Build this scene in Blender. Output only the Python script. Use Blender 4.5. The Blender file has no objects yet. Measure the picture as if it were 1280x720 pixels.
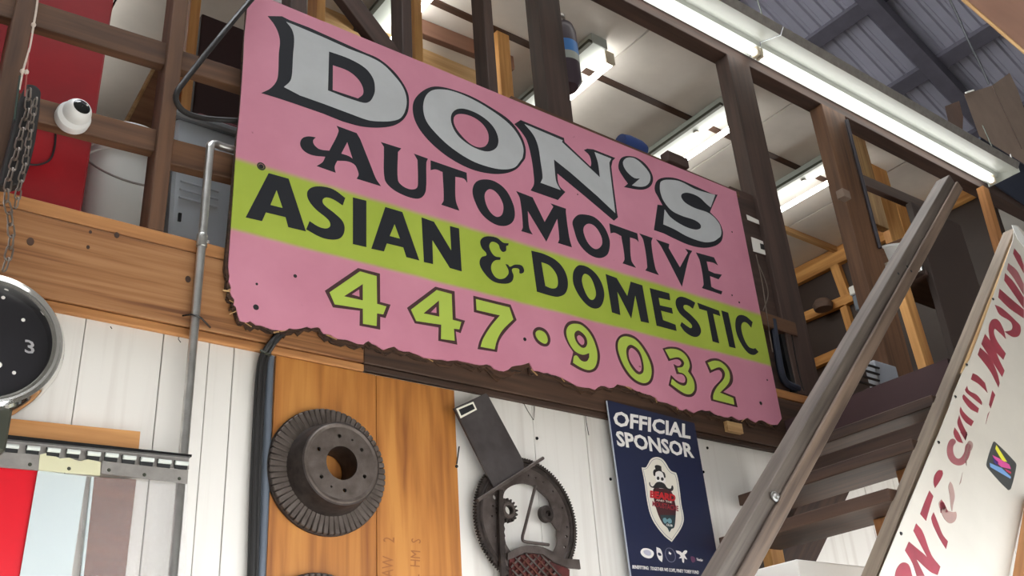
import bpy, bmesh, math, random
from mathutils import Vector, Matrix
from mathutils.geometry import tessellate_polygon
random.seed(7)
V = Vector
scene = bpy.context.scene
COL = scene.collection

# ------------------------------------------------------------------ camera
F = 1229.0                       # focal length in pixels of a 1280 wide frame
CAM = V((0.0, -2.43, 1.6))
cx = V((1760, 490, F)).normalized()
cz = V((-181, -2433, F)); cz = (cz - cx * cz.dot(cx)).normalized()
cy = cz.cross(cx)
RM = Matrix((cx, cy, cz))        # camera (x right, y down, z forward) -> world
cd = bpy.data.cameras.new('camera'); co = bpy.data.objects.new('camera', cd); COL.objects.link(co)
cd.sensor_width = 36.0; cd.lens = F / 1280 * 36; cd.clip_start = 0.02
r_, u_, b_ = RM @ V((1, 0, 0)), RM @ V((0, -1, 0)), RM @ V((0, 0, -1))
co.matrix_world = Matrix(((r_.x, u_.x, b_.x, CAM.x), (r_.y, u_.y, b_.y, CAM.y), (r_.z, u_.z, b_.z, CAM.z), (0, 0, 0, 1)))
scene.camera = co

def ray(x, y): return RM @ V((x - 640, y - 360, F))
def P(x, y, Y=0.0):              # the point of the plane y = Y seen at a pixel
    r = ray(x, y); return CAM + r * ((Y - CAM.y) / r.y)
def PZ(x, y, z):
    r = ray(x, y); return CAM + r * ((z - CAM.z) / r.z)
def PX(x, y, X):
    r = ray(x, y); return CAM + r * ((X - CAM.x) / r.x)

# ------------------------------------------------------------------ world, exposure
w = bpy.data.worlds.new('world'); scene.world = w; w.use_nodes = True
bg = w.node_tree.nodes['Background']; bg.inputs[0].default_value = (0.92, 0.96, 1.0, 1); bg.inputs[1].default_value = 12.5
vs = scene.view_settings
vs.view_transform = 'Standard'; vs.look = 'None'; vs.exposure = -0.12; vs.gamma = 1.0; vs.use_curve_mapping = False
TUBE_E = 5.0                    # radiance of the long tubes in front of the loft
LOFT_E = 25.0                    # radiance of the tubes inside the loft

# ------------------------------------------------------------------ materials
def lin(c):
    return tuple(((v / 255) / 12.92 if v / 255 <= 0.04045 else ((v / 255 + 0.055) / 1.055) ** 2.4) for v in c) + (1,)
MATS = {}
def new_mat(name):
    m = bpy.data.materials.new(name); m.use_nodes = True; MATS[name] = m
    return m, m.node_tree.nodes, m.node_tree.links, m.node_tree.nodes['Principled BSDF']
def node(ns, t, **kw):
    n = ns.new(t)
    for k, v in kw.items():
        if k in n.inputs: n.inputs[k].default_value = v
        else: setattr(n, k, v)
    return n
def coords(ns, ls, scale, rnd=True):
    tc = node(ns, 'ShaderNodeTexCoord'); mp = node(ns, 'ShaderNodeMapping'); mp.inputs['Scale'].default_value = scale
    if rnd:
        oi = node(ns, 'ShaderNodeObjectInfo'); mu = node(ns, 'ShaderNodeMath', operation='MULTIPLY'); mu.inputs[1].default_value = 37.0
        ls.new(oi.outputs['Random'], mu.inputs[0]); ad = node(ns, 'ShaderNodeVectorMath', operation='ADD')
        ls.new(tc.outputs['Object'], ad.inputs[0]); ls.new(mu.outputs[0], ad.inputs[1]); ls.new(ad.outputs[0], mp.inputs['Vector'])
    else:
        ls.new(tc.outputs['Object'], mp.inputs['Vector'])
    return mp
def wood(name, c1, c2, c3=None, fine=60.0, broad=9.0, rough=0.65, bump=0.15, var=0.25):
    """grain along the local X axis"""
    m, ns, ls, b = new_mat(name)
    mp = coords(ns, ls, (0.9, broad, broad)); n1 = node(ns, 'ShaderNodeTexNoise', Scale=1.0, Detail=4.0, Distortion=1.2); ls.new(mp.outputs[0], n1.inputs['Vector'])
    mp2 = coords(ns, ls, (2.2, fine, fine)); n2 = node(ns, 'ShaderNodeTexNoise', Scale=1.0, Detail=3.0, Distortion=0.3); ls.new(mp2.outputs[0], n2.inputs['Vector'])
    mx = node(ns, 'ShaderNodeMath', operation='ADD'); mx.inputs[1].default_value = 0
    sc = node(ns, 'ShaderNodeMath', operation='MULTIPLY'); sc.inputs[1].default_value = 0.45
    ls.new(n2.outputs['Fac'], sc.inputs[0]); s2 = node(ns, 'ShaderNodeMath', operation='MULTIPLY'); s2.inputs[1].default_value = 0.55
    ls.new(n1.outputs['Fac'], s2.inputs[0]); ls.new(s2.outputs[0], mx.inputs[0]); ls.new(sc.outputs[0], mx.inputs[1])
    rp = node(ns, 'ShaderNodeValToRGB'); e = rp.color_ramp.elements
    e[0].position = 0.36; e[0].color = lin(c2); e[1].position = 0.62; e[1].color = lin(c1)
    if c3: k = e.new(0.5); k.color = lin(c3)
    ls.new(mx.outputs[0], rp.inputs[0])
    oi = node(ns, 'ShaderNodeObjectInfo'); hv = node(ns, 'ShaderNodeHueSaturation'); mr = node(ns, 'ShaderNodeMapRange')
    mr.inputs['To Min'].default_value = 1 - var; mr.inputs['To Max'].default_value = 1 + var * 0.6
    ls.new(oi.outputs['Random'], mr.inputs['Value']); ls.new(mr.outputs[0], hv.inputs['Value']); ls.new(rp.outputs[0], hv.inputs['Color'])
    ls.new(hv.outputs[0], b.inputs['Base Color']); b.inputs['Roughness'].default_value = rough
    bp = node(ns, 'ShaderNodeBump', Strength=bump, Distance=0.004); ls.new(mx.outputs[0], bp.inputs['Height']); ls.new(bp.outputs[0], b.inputs['Normal'])
    return m
def flat(name, c, rough=0.55, metal=0.0, noise=0.0, nscale=12.0, c2=None, bump=0.0, spec=None, coat=0.0):
    m, ns, ls, b = new_mat(name)
    b.inputs['Base Color'].default_value = lin(c); b.inputs['Roughness'].default_value = rough; b.inputs['Metallic'].default_value = metal
    if spec is not None: b.inputs['Specular IOR Level'].default_value = spec
    if coat: b.inputs['Coat Weight'].default_value = coat
    if noise or c2:
        mp = coords(ns, ls, (nscale,) * 3); n1 = node(ns, 'ShaderNodeTexNoise', Scale=1.0, Detail=5.0, Roughness=0.6); ls.new(mp.outputs[0], n1.inputs['Vector'])
        rp = node(ns, 'ShaderNodeValToRGB'); e = rp.color_ramp.elements
        e[0].position = 0.35; e[1].position = 0.68
        e[0].color = lin(c2 if c2 else tuple(v * (1 - noise) for v in c)); e[1].color = lin(c)
        ls.new(n1.outputs['Fac'], rp.inputs[0]); ls.new(rp.outputs[0], b.inputs['Base Color'])
        if bump:
            bp = node(ns, 'ShaderNodeBump', Strength=bump, Distance=0.003); ls.new(n1.outputs['Fac'], bp.inputs['Height']); ls.new(bp.outputs[0], b.inputs['Normal'])
    return m
def emit(name, c, s):
    m, ns, ls, b = new_mat(name); ns.remove(b); e = node(ns, 'ShaderNodeEmission'); e.inputs[0].default_value = c; e.inputs[1].default_value = s
    ls.new(e.outputs[0], ns['Material Output'].inputs[0]); return m

BEAM = wood('beam_fir', (176, 128, 84), (104, 62, 34), (158, 108, 66), fine=85, broad=15, rough=0.6, var=0.05)
PLATE = wood('plate_fir', (196, 138, 84), (140, 90, 50), fine=50, broad=10, var=0.08)
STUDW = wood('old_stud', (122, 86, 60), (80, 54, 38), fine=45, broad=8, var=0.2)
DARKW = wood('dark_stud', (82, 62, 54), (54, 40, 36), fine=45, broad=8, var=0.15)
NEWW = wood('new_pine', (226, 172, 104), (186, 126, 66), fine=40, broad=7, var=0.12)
PLY = wood('fir_plywood', (194, 132, 63), (134, 78, 30), (176, 113, 50), fine=34, broad=7, rough=0.5, bump=0.08, var=0.06)
TREADW = wood('tread_wood', (80, 56, 42), (48, 33, 26), fine=50, broad=9, var=0.12)
WEATH = wood('weathered_rail', (122, 103, 89), (74, 60, 51), (106, 89, 76), fine=55, broad=10, rough=0.5, var=0.12)
GREYW = wood('grey_stringer', (156, 140, 122), (112, 98, 84), fine=55, broad=10, var=0.05)
LATH = wood('lath', (222, 190, 140), (180, 140, 92), fine=50, broad=8, var=0.05)
SHELFW = wood('loft_frame', (226, 170, 100), (180, 122, 62), fine=30, broad=6, var=0.08)
BROWNP = wood('brown_sheet', (140, 104, 86), (112, 80, 66), fine=14, broad=4, var=0.05)
BLOCKW = wood('pale_block', (206, 170, 120), (160, 120, 76), var=0.05)

# white painted planks: thin paint with rubbed grey streaks
def painted(name, c, c2):
    m, ns, ls, b = new_mat(name)
    mp = coords(ns, ls, (1.1, 26, 26)); n1 = node(ns, 'ShaderNodeTexNoise', Scale=1.0, Detail=5.0, Distortion=0.4); ls.new(mp.outputs[0], n1.inputs['Vector'])
    rp = node(ns, 'ShaderNodeValToRGB'); e = rp.color_ramp.elements; e[0].position = 0.27; e[1].position = 0.5; e[0].color = lin(c2); e[1].color = lin(c)
    ls.new(n1.outputs['Fac'], rp.inputs[0])
    mp2 = coords(ns, ls, (9, 22, 22)); n2 = node(ns, 'ShaderNodeTexNoise', Scale=1.0, Detail=2.0); ls.new(mp2.outputs[0], n2.inputs['Vector'])
    r2 = node(ns, 'ShaderNodeValToRGB'); g = r2.color_ramp.elements; g[0].position = 0.20; g[1].position = 0.235; g[0].color = (0.12, 0.10, 0.09, 1); g[1].color = (1, 1, 1, 1)
    ls.new(n2.outputs['Fac'], r2.inputs[0]); mm = node(ns, 'ShaderNodeMix', data_type='RGBA', blend_type='MULTIPLY'); mm.inputs[0].default_value = 1.0
    ls.new(rp.outputs[0], mm.inputs[6]); ls.new(r2.outputs[0], mm.inputs[7]); ls.new(mm.outputs[2], b.inputs['Base Color'])
    b.inputs['Roughness'].default_value = 0.5
    bp = node(ns, 'ShaderNodeBump', Strength=0.12, Distance=0.004); ls.new(n1.outputs['Fac'], bp.inputs['Height']); ls.new(bp.outputs[0], b.inputs['Normal'])
    return m
WPLANK = painted('white_plank_paint', (226, 222, 216), (212, 206, 199))
CEILP = flat('loft_ceiling_panel', (222, 217, 210), 0.3, noise=0.10, nscale=1.6)
DARKBACK = flat('dark_backing', (40, 33, 30), 0.9)
CONC = flat('concrete', (198, 193, 184), 0.8, noise=0.15, nscale=3)
BLACK = flat('matte_black', (26, 26, 28), 0.6)
BLACKG = flat('gloss_black', (22, 22, 24), 0.25)
STEEL = flat('galvanised', (206, 205, 202), 0.28, 0.92, noise=0.12, nscale=20)
CHROME = flat('chrome', (226, 226, 224), 0.08, 1.0)
GREYST = flat('grey_zinc', (170, 165, 160), 0.35, 0.5, noise=0.12, nscale=25)
BRASSY = flat('zinc_yellow', (232, 228, 192), 0.3, 0.3)
CAST = flat('cast_iron', (104, 94, 88), 0.5, 0.5, c2=(78, 68, 62), nscale=22, bump=0.25)
CASTD = flat('cast_iron_dark', (68, 58, 54), 0.55, 0.5, c2=(42, 35, 32), nscale=30, bump=0.25)
RUST = flat('rusted_mesh', (112, 60, 48), 0.7, 0.4, c2=(70, 46, 40), nscale=40)
SCULPT = flat('sculpture_iron', (104, 94, 90), 0.48, 0.6, c2=(76, 66, 62), nscale=18, bump=0.2)
SCULP2 = flat('sculpture_plate', (100, 94, 94), 0.42, 0.6, c2=(80, 74, 74), nscale=9)
WHITE = flat('white_plastic', (228, 228, 226), 0.35)
BUCKET = flat('bucket_plastic', (222, 224, 222), 0.3)
TOTE = flat('tote_plastic', (198, 205, 213), 0.3)
RED = flat('red_enamel', (176, 18, 32), 0.5, noise=0.12, nscale=4)
REDP = flat('red_sheet', (214, 16, 36), 0.3)
MAROON = flat('maroon_cloth', (112, 40, 52), 0.8)
NAVY = flat('poster_navy', (38, 44, 72), 0.3)
NAVYD = flat('dark_navy_tarp', (34, 40, 56), 0.7)
PAPER = flat('paper_white', (232, 228, 222), 0.5)
INKW = flat('print_white', (238, 234, 230), 0.4)
CREAM = flat('print_cream', (232, 226, 212), 0.4)
INKR = flat('print_red', (196, 42, 48), 0.4)
INKD = flat('print_dark', (44, 44, 46), 0.4)
INKG = flat('print_grey', (120, 122, 140), 0.4)
INKT = flat('print_teal', (120, 160, 170), 0.4)
INKP = flat('print_plum', (104, 60, 92), 0.4)
CARD = flat('cardboard', (142, 122, 108), 0.75, noise=0.08, nscale=5)
CARDD = flat('cardboard_dark', (104, 84, 74), 0.8, noise=0.1, nscale=5)
DARKPANEL = flat('dark_brown_panel', (66, 53, 48), 0.5, noise=0.1, nscale=3)
DARKRED = flat('dark_red_brown', (58, 34, 36), 0.7)
BLUE = flat('blue_fabric', (38, 62, 120), 0.7)
BLUEL = flat('blue_label', (60, 120, 190), 0.4)
TANK = flat('dark_tank', (70, 58, 68), 0.4, 0.2)
FIXW = flat('fixture_enamel', (204, 208, 202), 0.35)
FIXG = flat('fixture_grey_white', (160, 166, 160), 0.4)
BEIGE = flat('socket_beige', (206, 194, 172), 0.5)
OLIVE = flat('olive_metal', (66, 68, 58), 0.5, 0.4)
GLASSB = flat('lens_black', (18, 22, 22), 0.08)
RUBBER = flat('rubber_black', (36, 34, 34), 0.5)
BLUEGREY = flat('grey_duct', (104, 112, 124), 0.4, 0.3)
WIREW = flat('pale_cord', (214, 200, 188), 0.7)
CHAINM = flat('chain_steel', (150, 140, 132), 0.35, 0.9)
DARKCH = flat('dark_bag', (44, 40, 40), 0.7, noise=0.3, nscale=30)
# sign paints
SPINK = flat('sign_pink_edge', (206, 128, 156), 0.4)
SBLACK = flat('sign_black', (36, 38, 44), 0.5, spec=0.3)
SWHITE = flat('sign_white', (192, 195, 198), 0.4, noise=0.05, nscale=6)
SBROWN = flat('sign_brown_outline', (74, 48, 50), 0.5)
SGREEN = flat('sign_green', (178, 200, 84), 0.45)
CORE = wood('rotten_ply', (90, 62, 44), (36, 26, 21), fine=90, broad=20, rough=0.9, bump=0.5, var=0.02)
TUBEM = emit('tube_light', (1.0, 0.99, 0.94, 1), TUBE_E)
LOFTM = emit('loft_tube_light', (1.0, 0.98, 0.92, 1), LOFT_E)

# ------------------------------------------------------------------ helpers
MW = {}
def mesh_obj(name, verts, faces, mat, parent=None, M=None, smooth=False, recalc=True, bevel=0.0):
    verts = [V(v) for v in verts]
    if M is None:
        lo = [min(v[i] for v in verts) for i in range(3)]; hi = [max(v[i] for v in verts) for i in range(3)]
        M = Matrix.Translation(((lo[0] + hi[0]) / 2, (lo[1] + hi[1]) / 2, lo[2]))
    Mi = M.inverted()
    me = bpy.data.meshes.new(name); me.from_pydata([Mi @ v for v in verts], [], faces)
    if recalc:
        bm = bmesh.new(); bm.from_mesh(me); bmesh.ops.recalc_face_normals(bm, faces=bm.faces); bm.to_mesh(me); bm.free()
    if smooth:
        for p in me.polygons: p.use_smooth = True
    me.materials.append(mat)
    o = bpy.data.objects.new(name, me); COL.objects.link(o); place(o, M, parent)
    if smooth == 'auto':
        try: me.set_sharp_from_angle(angle=math.radians(40))
        except Exception: pass
    if bevel:
        b = o.modifiers.new('bevel', 'BEVEL'); b.width = bevel; b.segments = 1
    return o
def place(o, M, parent=None):
    MW[o] = M; o.matrix_basis = M
    if parent is not None:
        o.parent = parent; o.matrix_parent_inverse = MW[parent].inverted()
def thing(name, loc, label, cat, group=None):
    o = bpy.data.objects.new(name, None); o.empty_display_size = 0.05; COL.objects.link(o); place(o, Matrix.Translation(loc))
    return tag(o, label, cat, group)
def tag(o, label, cat, group=None):
    o['label'] = label; o['category'] = cat
    if group: o['group'] = group
    return o
def struct(o): o['kind'] = 'structure'; return o
BOXF = [(0, 1, 3, 2), (4, 6, 7, 5), (0, 4, 5, 1), (2, 3, 7, 6), (0, 2, 6, 4), (1, 5, 7, 3)]
def box(name, lo, hi, mat, parent=None, bevel=0.0, M=None):
    vs_ = [(x, y, z) for x in (lo[0], hi[0]) for y in (lo[1], hi[1]) for z in (lo[2], hi[2])]
    if M is not None: vs_ = [M @ V(v) for v in vs_]
    return mesh_obj(name, vs_, BOXF, mat, parent, M=M, bevel=bevel)
def board(name, p0, p1, wid, thk, nrm, mat, parent=None, bevel=0.0025):
    """a squared timber from p0 to p1 (centre line); nrm is the direction of its thickness; local X runs along it"""
    p0, p1 = V(p0), V(p1); a = (p1 - p0).normalized(); n = V(nrm); n = (n - a * n.dot(a)).normalized(); s = n.cross(a)
    L = (p1 - p0).length
    M = Matrix(((a.x, s.x, n.x, p0.x), (a.y, s.y, n.y, p0.y), (a.z, s.z, n.z, p0.z), (0, 0, 0, 1)))
    vs_ = [M @ V((x, y, z)) for x in (0, L) for y in (-wid / 2, wid / 2) for z in (-thk / 2, thk / 2)]
    return mesh_obj(name, vs_, BOXF, mat, parent, M=M, bevel=bevel)
def prism(name, contours, off, mat, parent=None, M=None):
    """flat outline (outer contour first, then holes) of 3-D points, given thickness by the vector off"""
    pts = [V(p) for c in contours for p in c]; n = len(pts); off = V(off)
    # tessellate in the plane
    c0 = contours[0]; nrm = V((0, 0, 0))
    for i in range(len(c0)): nrm += V(c0[i]).cross(V(c0[(i + 1) % len(c0)]))
    nrm.normalize(); ax = nrm.orthogonal().normalized(); ay = nrm.cross(ax)
    flatc = [[V((p.dot(ax), p.dot(ay), 0)) for p in map(V, c)] for c in contours]
    tris = [tuple(t) for t in tessellate_polygon(flatc)]
    faces = list(tris) + [tuple(i + n for i in reversed(t)) for t in tris]
    k = 0
    for c in contours:
        m = len(c)
        for i in range(m):
            a, b2 = k + i, k + (i + 1) % m
            faces.append((a, b2, b2 + n, a + n))
        k += m
    return mesh_obj(name, pts + [p + off for p in pts], faces, mat, parent, M=M)
def tube(name, pts, r, mat, parent=None, seg=10, closed=False, M=None):
    pts = [V(p) for p in pts]; n = len(pts); rr = r if isinstance(r, (list, tuple)) else [r] * n
    vs_, fs = [], []; prev = None
    for i, p in enumerate(pts):
        a = pts[(i + 1) % n] if (closed or i < n - 1) else p; b2 = pts[i - 1] if (closed or i > 0) else p
        t = (a - b2).normalized()
        if prev is None: s = t.orthogonal().normalized()
        else:
            s = prev - t * prev.dot(t); s.normalize()
        prev = s; q = t.cross(s)
        for k in range(seg):
            an = 2 * math.pi * k / seg; vs_.append(p + (s * math.cos(an) + q * math.sin(an)) * rr[i])
    for i in range(n if closed else n - 1):
        j = (i + 1) % n
        for k in range(seg):
            k2 = (k + 1) % seg; fs.append((i * seg + k, i * seg + k2, j * seg + k2, j * seg + k))
    if not closed: fs += [tuple(range(seg))[::-1], tuple(range((n - 1) * seg, n * seg))]
    return mesh_obj(name, vs_, fs, mat, parent, M=M, smooth='auto')
def smoothpath(pts, n=6):
    pts = [V(p) for p in pts]; out = []
    for i in range(len(pts) - 1):
        p0, p1, p2, p3 = pts[max(i - 1, 0)], pts[i], pts[i + 1], pts[min(i + 2, len(pts) - 1)]
        for k in range(n):
            t = k / n; out.append(0.5 * ((2 * p1) + (p2 - p0) * t + (2 * p0 - 5 * p1 + 4 * p2 - p3) * t * t + (3 * p1 - p0 - 3 * p2 + p3) * t ** 3))
    return out + [pts[-1]]
def lathe(name, prof, c, axis, mat, parent=None, seg=48, cap=True):
    """profile (radius, height along axis) turned round the axis through c"""
    a = V(axis).normalized(); s = a.orthogonal().normalized(); q = a.cross(s); c = V(c); vs_, fs = [], []
    for (r, h) in prof:
        for k in range(seg):
            an = 2 * math.pi * k / seg; vs_.append(c + a * h + (s * math.cos(an) + q * math.sin(an)) * r)
    for i in range(len(prof) - 1):
        for k in range(seg):
            k2 = (k + 1) % seg; fs.append((i * seg + k, i * seg + k2, (i + 1) * seg + k2, (i + 1) * seg + k))
    if cap: fs += [tuple(range(seg))[::-1], tuple(range((len(prof) - 1) * seg, len(prof) * seg))]
    return mesh_obj(name, vs_, fs, mat, parent, smooth='auto')
def circ(c, r, n=24, rz=None, ang=0.0):
    """points of a circle in a plane y = const"""
    rz = rz or r
    return [V((c[0] + r * math.cos(ang + 2 * math.pi * k / n), c[1], c[2] + rz * math.sin(ang + 2 * math.pi * k / n))) for k in range(n)]
# outlines read off the photograph: "x,y" a corner, "x,ys" a smooth point, in a crop with origin o and scale s
def outline(txt, o, s):
    pts = []
    for tkn in txt.split():
        sm = tkn.endswith('s'); x, y = tkn.rstrip('s').split(','); pts.append((o[0] + float(x) / s, o[1] + float(y) / s, sm))
    n = len(pts); out = []
    for i in range(n):
        p, q = pts[i], pts[(i + 1) % n]; a, b2 = pts[i - 1], pts[(i + 2) % n]
        out.append((p[0], p[1]))
        if not (p[2] or q[2]): continue
        d = (q[0] - p[0], q[1] - p[1])
        t0 = ((q[0] - a[0]) / 2, (q[1] - a[1]) / 2) if p[2] else d
        t1 = ((b2[0] - p[0]) / 2, (b2[1] - p[1]) / 2) if q[2] else d
        L = math.hypot(*d)
        def lim(t):
            l = math.hypot(*t); return t if l < 1e-6 else (t[0] * L / l, t[1] * L / l)
        t0, t1 = lim(t0), lim(t1)
        for k in range(1, 5):
            t = k / 5; h = (2 * t ** 3 - 3 * t * t + 1, t ** 3 - 2 * t * t + t, -2 * t ** 3 + 3 * t * t, t ** 3 - t * t)
            out.append((h[0] * p[0] + h[1] * t0[0] + h[2] * q[0] + h[3] * t1[0], h[0] * p[1] + h[1] * t0[1] + h[2] * q[1] + h[3] * t1[1]))
    return out
def shape(name, txts, o, s, Y, thk, mat, parent):
    """outline(s) lying on the plane y = Y, thickness thk going into the wall (+y)"""
    if isinstance(txts, str): txts = [txts]
    cs = [[P(x, y, Y) for x, y in outline(t, o, s)] for t in txts]
    return prism(name, cs, (0, thk, 0), mat, parent)
TXT = []
def text(name, s, pa, pb, height, Y, mat, parent, bold=0.0, thk=0.0008, up=None):
    """lettering from pixel pa to pixel pb (ends of its base line) on the plane y = Y, cap height in pixels"""
    a, b2 = P(*pa, Y), P(*pb, Y); t = P(pa[0] + (up[0] if up else 0), pa[1] + (up[1] if up else -height), Y)
    cu = bpy.data.curves.new(name, 'FONT'); cu.body = s; cu.size = 1.0; cu.offset = bold; cu.extrude = 0.001; cu.resolution_u = 2
    ob = bpy.data.objects.new(name, cu); COL.objects.link(ob); bpy.context.view_layer.update()
    ev = ob.evaluated_get(bpy.context.evaluated_depsgraph_get()); me = bpy.data.meshes.new_from_object(ev)
    xs = [v.co.x for v in me.vertices]; ys = [v.co.y for v in me.vertices]; x0, x1, y1 = min(xs), max(xs), max(ys)
    ex = (b2 - a) / (x1 - x0); ez = (t - a) / y1
    vs_ = [a + ex * (v.co.x - x0) + ez * v.co.y + V((0, -thk * (1 if v.co.z > 0 else 0), 0)) for v in me.vertices]
    fs = [tuple(p.vertices) for p in me.polygons]
    bpy.data.objects.remove(ob); bpy.data.curves.remove(cu); bpy.data.meshes.remove(me)
    return mesh_obj(name, vs_, fs, mat, parent)

ZB = 2.776                      # underside of the beam
ZP = 3.01                       # top of the beam, underside of the plate
ZL = 3.055                      # top of the plate, loft floor
ZC = 5.22                       # loft ceiling
ZH = 4.97                       # underside of the header over the studs
YB = 0.022                      # face of the beam, the sign leans on it
YW = 0.046                      # face of the white boards

# ================================================================== the setting
struct(box('floor', (-6, -12, -0.1), (19, 6, 0.0), CONC))
# back wall: dark sheathing behind white vertical planks, each its own piece
wall = struct(box('wall_back', (-1.6, YW + 0.022, 0.0), (7.5, YW + 0.10, ZP), DARKBACK))
seams = [-1.5, -1.2, -0.9, -0.62, -0.38, -0.15, 0.02] + [P(x, 470, YW).x for x in (98, 200, 259, 291, 326, 385, 452, 520, 566, 604)] + [P(x, 540, YW).x for x in (668, 733, 790, 860, 985)]
while seams[-1] < 7.3: seams.append(seams[-1] + 0.24)
for i in range(len(seams) - 1):
    d = random.uniform(0, 0.003)
    a, b = seams[i] + 0.0012, seams[i + 1] - 0.0012
    board('plank', ((a + b) / 2, YW + 0.011 + d, 0.0), ((a + b) / 2, YW + 0.011 + d, ZB + 0.01), b - a, 0.020, (0, -1, 0), WPLANK, wall, bevel=0.0012)
# trim strip under the beam
tr = struct(board('trim_1', (-1.6, 0.038, ZB - 0.012), (P(455, 440, 0.03).x, 0.038, ZB - 0.012), 0.024, 0.018, (0, -1, 0), PLATE))
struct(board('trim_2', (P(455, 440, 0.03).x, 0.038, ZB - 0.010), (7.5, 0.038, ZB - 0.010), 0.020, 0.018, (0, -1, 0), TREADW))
# loft floor, ceiling, back wall
struct(box('floor_loft', (-1.6, 0.13, ZP - 0.02), (9.5, 2.75, ZL), wood('loft_floor_ply', (186, 148, 104), (150, 112, 74), fine=20, broad=4)))
ceil = struct(box('ceiling', (-1.6, 0.10, ZC + 0.02), (9.5, 2.8, ZC + 0.06), DARKBACK))
xs = [-1.6, -0.38, 0.84, 2.06, 3.28, 4.5, 5.72, 6.94, 8.16, 9.38]
for i in range(len(xs) - 1):
    for (y0, y1) in ((0.10, 0.745), (0.765, 1.98), (1.995, 2.60)):
        box('panel', (xs[i] + 0.006, y0, ZC), (xs[i + 1] - 0.006, y1, ZC + 0.016), CEILP, ceil)
for y in (0.755, 1.9875): box('seam_batten', (-1.6, y - 0.022, ZC - 0.006), (9.38, y + 0.022, ZC + 0.001), TREADW, ceil)
lw = struct(box('wall_loft', (-1.6, 2.62, ZL), (9.5, 2.70, ZC), DARKPANEL))
struct(box('wall_left', (-1.75, 0.1, ZL), (-1.6, 2.8, ZC), DARKPANEL))
XR = (PZ(991, 345, ZC - 0.02).x + PZ(1069, 302, ZC - 0.02).x) / 2
struct(box('wall_right', (XR, 0.13, ZL), (XR + 0.1, 2.62, ZC), DARKPANEL))

# unseen shop walls added around the camera; their door gap shapes the light
WSH = flat('shop_wall', (96, 92, 86), 0.8, noise=0.1, nscale=2)
struct(box('wall_front_blocker', (-4.0, -3.0, 2.05), (19.0, -2.9, 11.5), WSH))  # unseen wall, set near and low to keep light off the upper sign
struct(box('wall_front_blocker_pier', (8.5, -3.0, 0.0), (19.0, -2.9, 2.05), WSH))
struct(box('wall_front_blocker_pier', (-4.0, -3.0, 0.0), (-0.4, -2.9, 2.05), WSH))
struct(box('wall_shop_left', (-4.1, -6.1, 0.0), (-4.0, 0.1, 11.5), WSH))
struct(box('wall_shop_right', (19.0, -6.1, 0.0), (19.1, 6.0, 11.5), WSH))
struct(box('wall_rear_blocker', (-4.0, 6.0, 0.0), (19.0, 6.1, 13.0), WSH))  # unseen wall added to keep sky light off the roof
# corrugated roof sloping down to the right, on rafters and purlins
TH = math.radians(26); RO = P(1130, 50, 2.3)
def roofpt(s, y, h=0.0):         # s metres down the slope from RO, h metres below the sheet
    return V((RO.x + s * math.cos(TH) - h * math.sin(TH), y, RO.z - s * math.sin(TH) - h * math.cos(TH)))
vs_, fs = [], []; ys = []; y = -8.0; k = 0
while y < 6.0:
    ys += [(y, 0.0), (y + 0.09, 0.0), (y + 0.11, 0.03), (y + 0.15, 0.03), (y + 0.17, 0.0)]; y += 0.19
for (yy, h) in ys:
    vs_ += [roofpt(-9, yy, -h), roofpt(7, yy, -h)]
fs = [(2 * i, 2 * i + 1, 2 * i + 3, 2 * i + 2) for i in range(len(ys) - 1)]
struct(mesh_obj('roof', vs_, fs, flat('roof_steel', (138, 135, 146), 0.6, 0.3, noise=0.12, nscale=0.8), recalc=False))
ROOFW = flat('roof_timber', (62, 58, 66), 0.7, noise=0.15, nscale=6)
for i, s in enumerate((-3.4, -2.0, -0.75, 0.55, 1.85, 3.15)):
    o = board('purlin', roofpt(s, -7, 0.05), roofpt(s, 5.8, 0.05), 0.21, 0.1, (-math.sin(TH), 0, -math.cos(TH)), ROOFW)
    tag(o, ['dark roof purlin highest up the slope above the front tube light', 'second dark purlin from the top under the corrugated roof', 'dark purlin crossing the corrugated roof above the joint of the tube light', 'dark purlin crossing the roof just above the cardboard boxes', 'dark purlin low on the roof behind the cardboard boxes', 'lowest dark purlin at the right end of the roof'][i], 'purlin', 'roof purlins')
for i, yy in enumerate((0.55, 2.2, 4.2)):
    o = board('rafter', roofpt(-8, yy, 0.2), roofpt(6, yy, 0.2), 0.2, 0.2, (-math.sin(TH), 0, -math.cos(TH)), ROOFW)
    tag(o, ['dark roof rafter nearest the tube light, running down the slope', 'dark rafter crossing the purlins in the middle of the visible roof', 'farthest dark rafter under the corrugated roof'][i], 'rafter', 'roof rafters')

# ------------------------------------------------------------------ beam, plate, header, studs
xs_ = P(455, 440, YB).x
b = board('beam', (-1.6, YB + 0.012, (ZB + ZP) / 2), (xs_, YB + 0.012, (ZB + ZP) / 2), ZP - ZB - 0.004, 0.024, (0, -1, 0), BEAM)
beam_left = b; tag(b, 'wide orange fir beam with strong grain left of and under the sign', 'beam')
SHADEB = wood('shaded_old_beam', (92, 66, 50), (54, 38, 30), fine=55, broad=12, var=0.03)  # dark timber tone that also carries the shade under the sign
b = board('beam', (xs_ + 0.002, YB + 0.014, (ZB + ZP) / 2), (7.5, YB + 0.014, (ZB + ZP) / 2), ZP - ZB - 0.004, 0.024, (0, -1, 0), SHADEB)
tag(b, 'old brown beam under the torn lower edge of the sign, its shade painted in', 'beam')
b = box('spacer_block', (P(906, 535, 0.02).x, 0.003, P(915, 540, 0.01).z), (P(924, 535, 0.02).x, YB, P(915, 528, 0.01).z), BLOCKW); tag(b, 'pale wood spacer block under the lower right of the sign', 'block')
b = board('sill_plate', (-1.6, 0.076, ZP + 0.022), (7.5, 0.076, ZP + 0.022), 0.104, 0.040, (0, 0, 1), PLATE)
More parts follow.
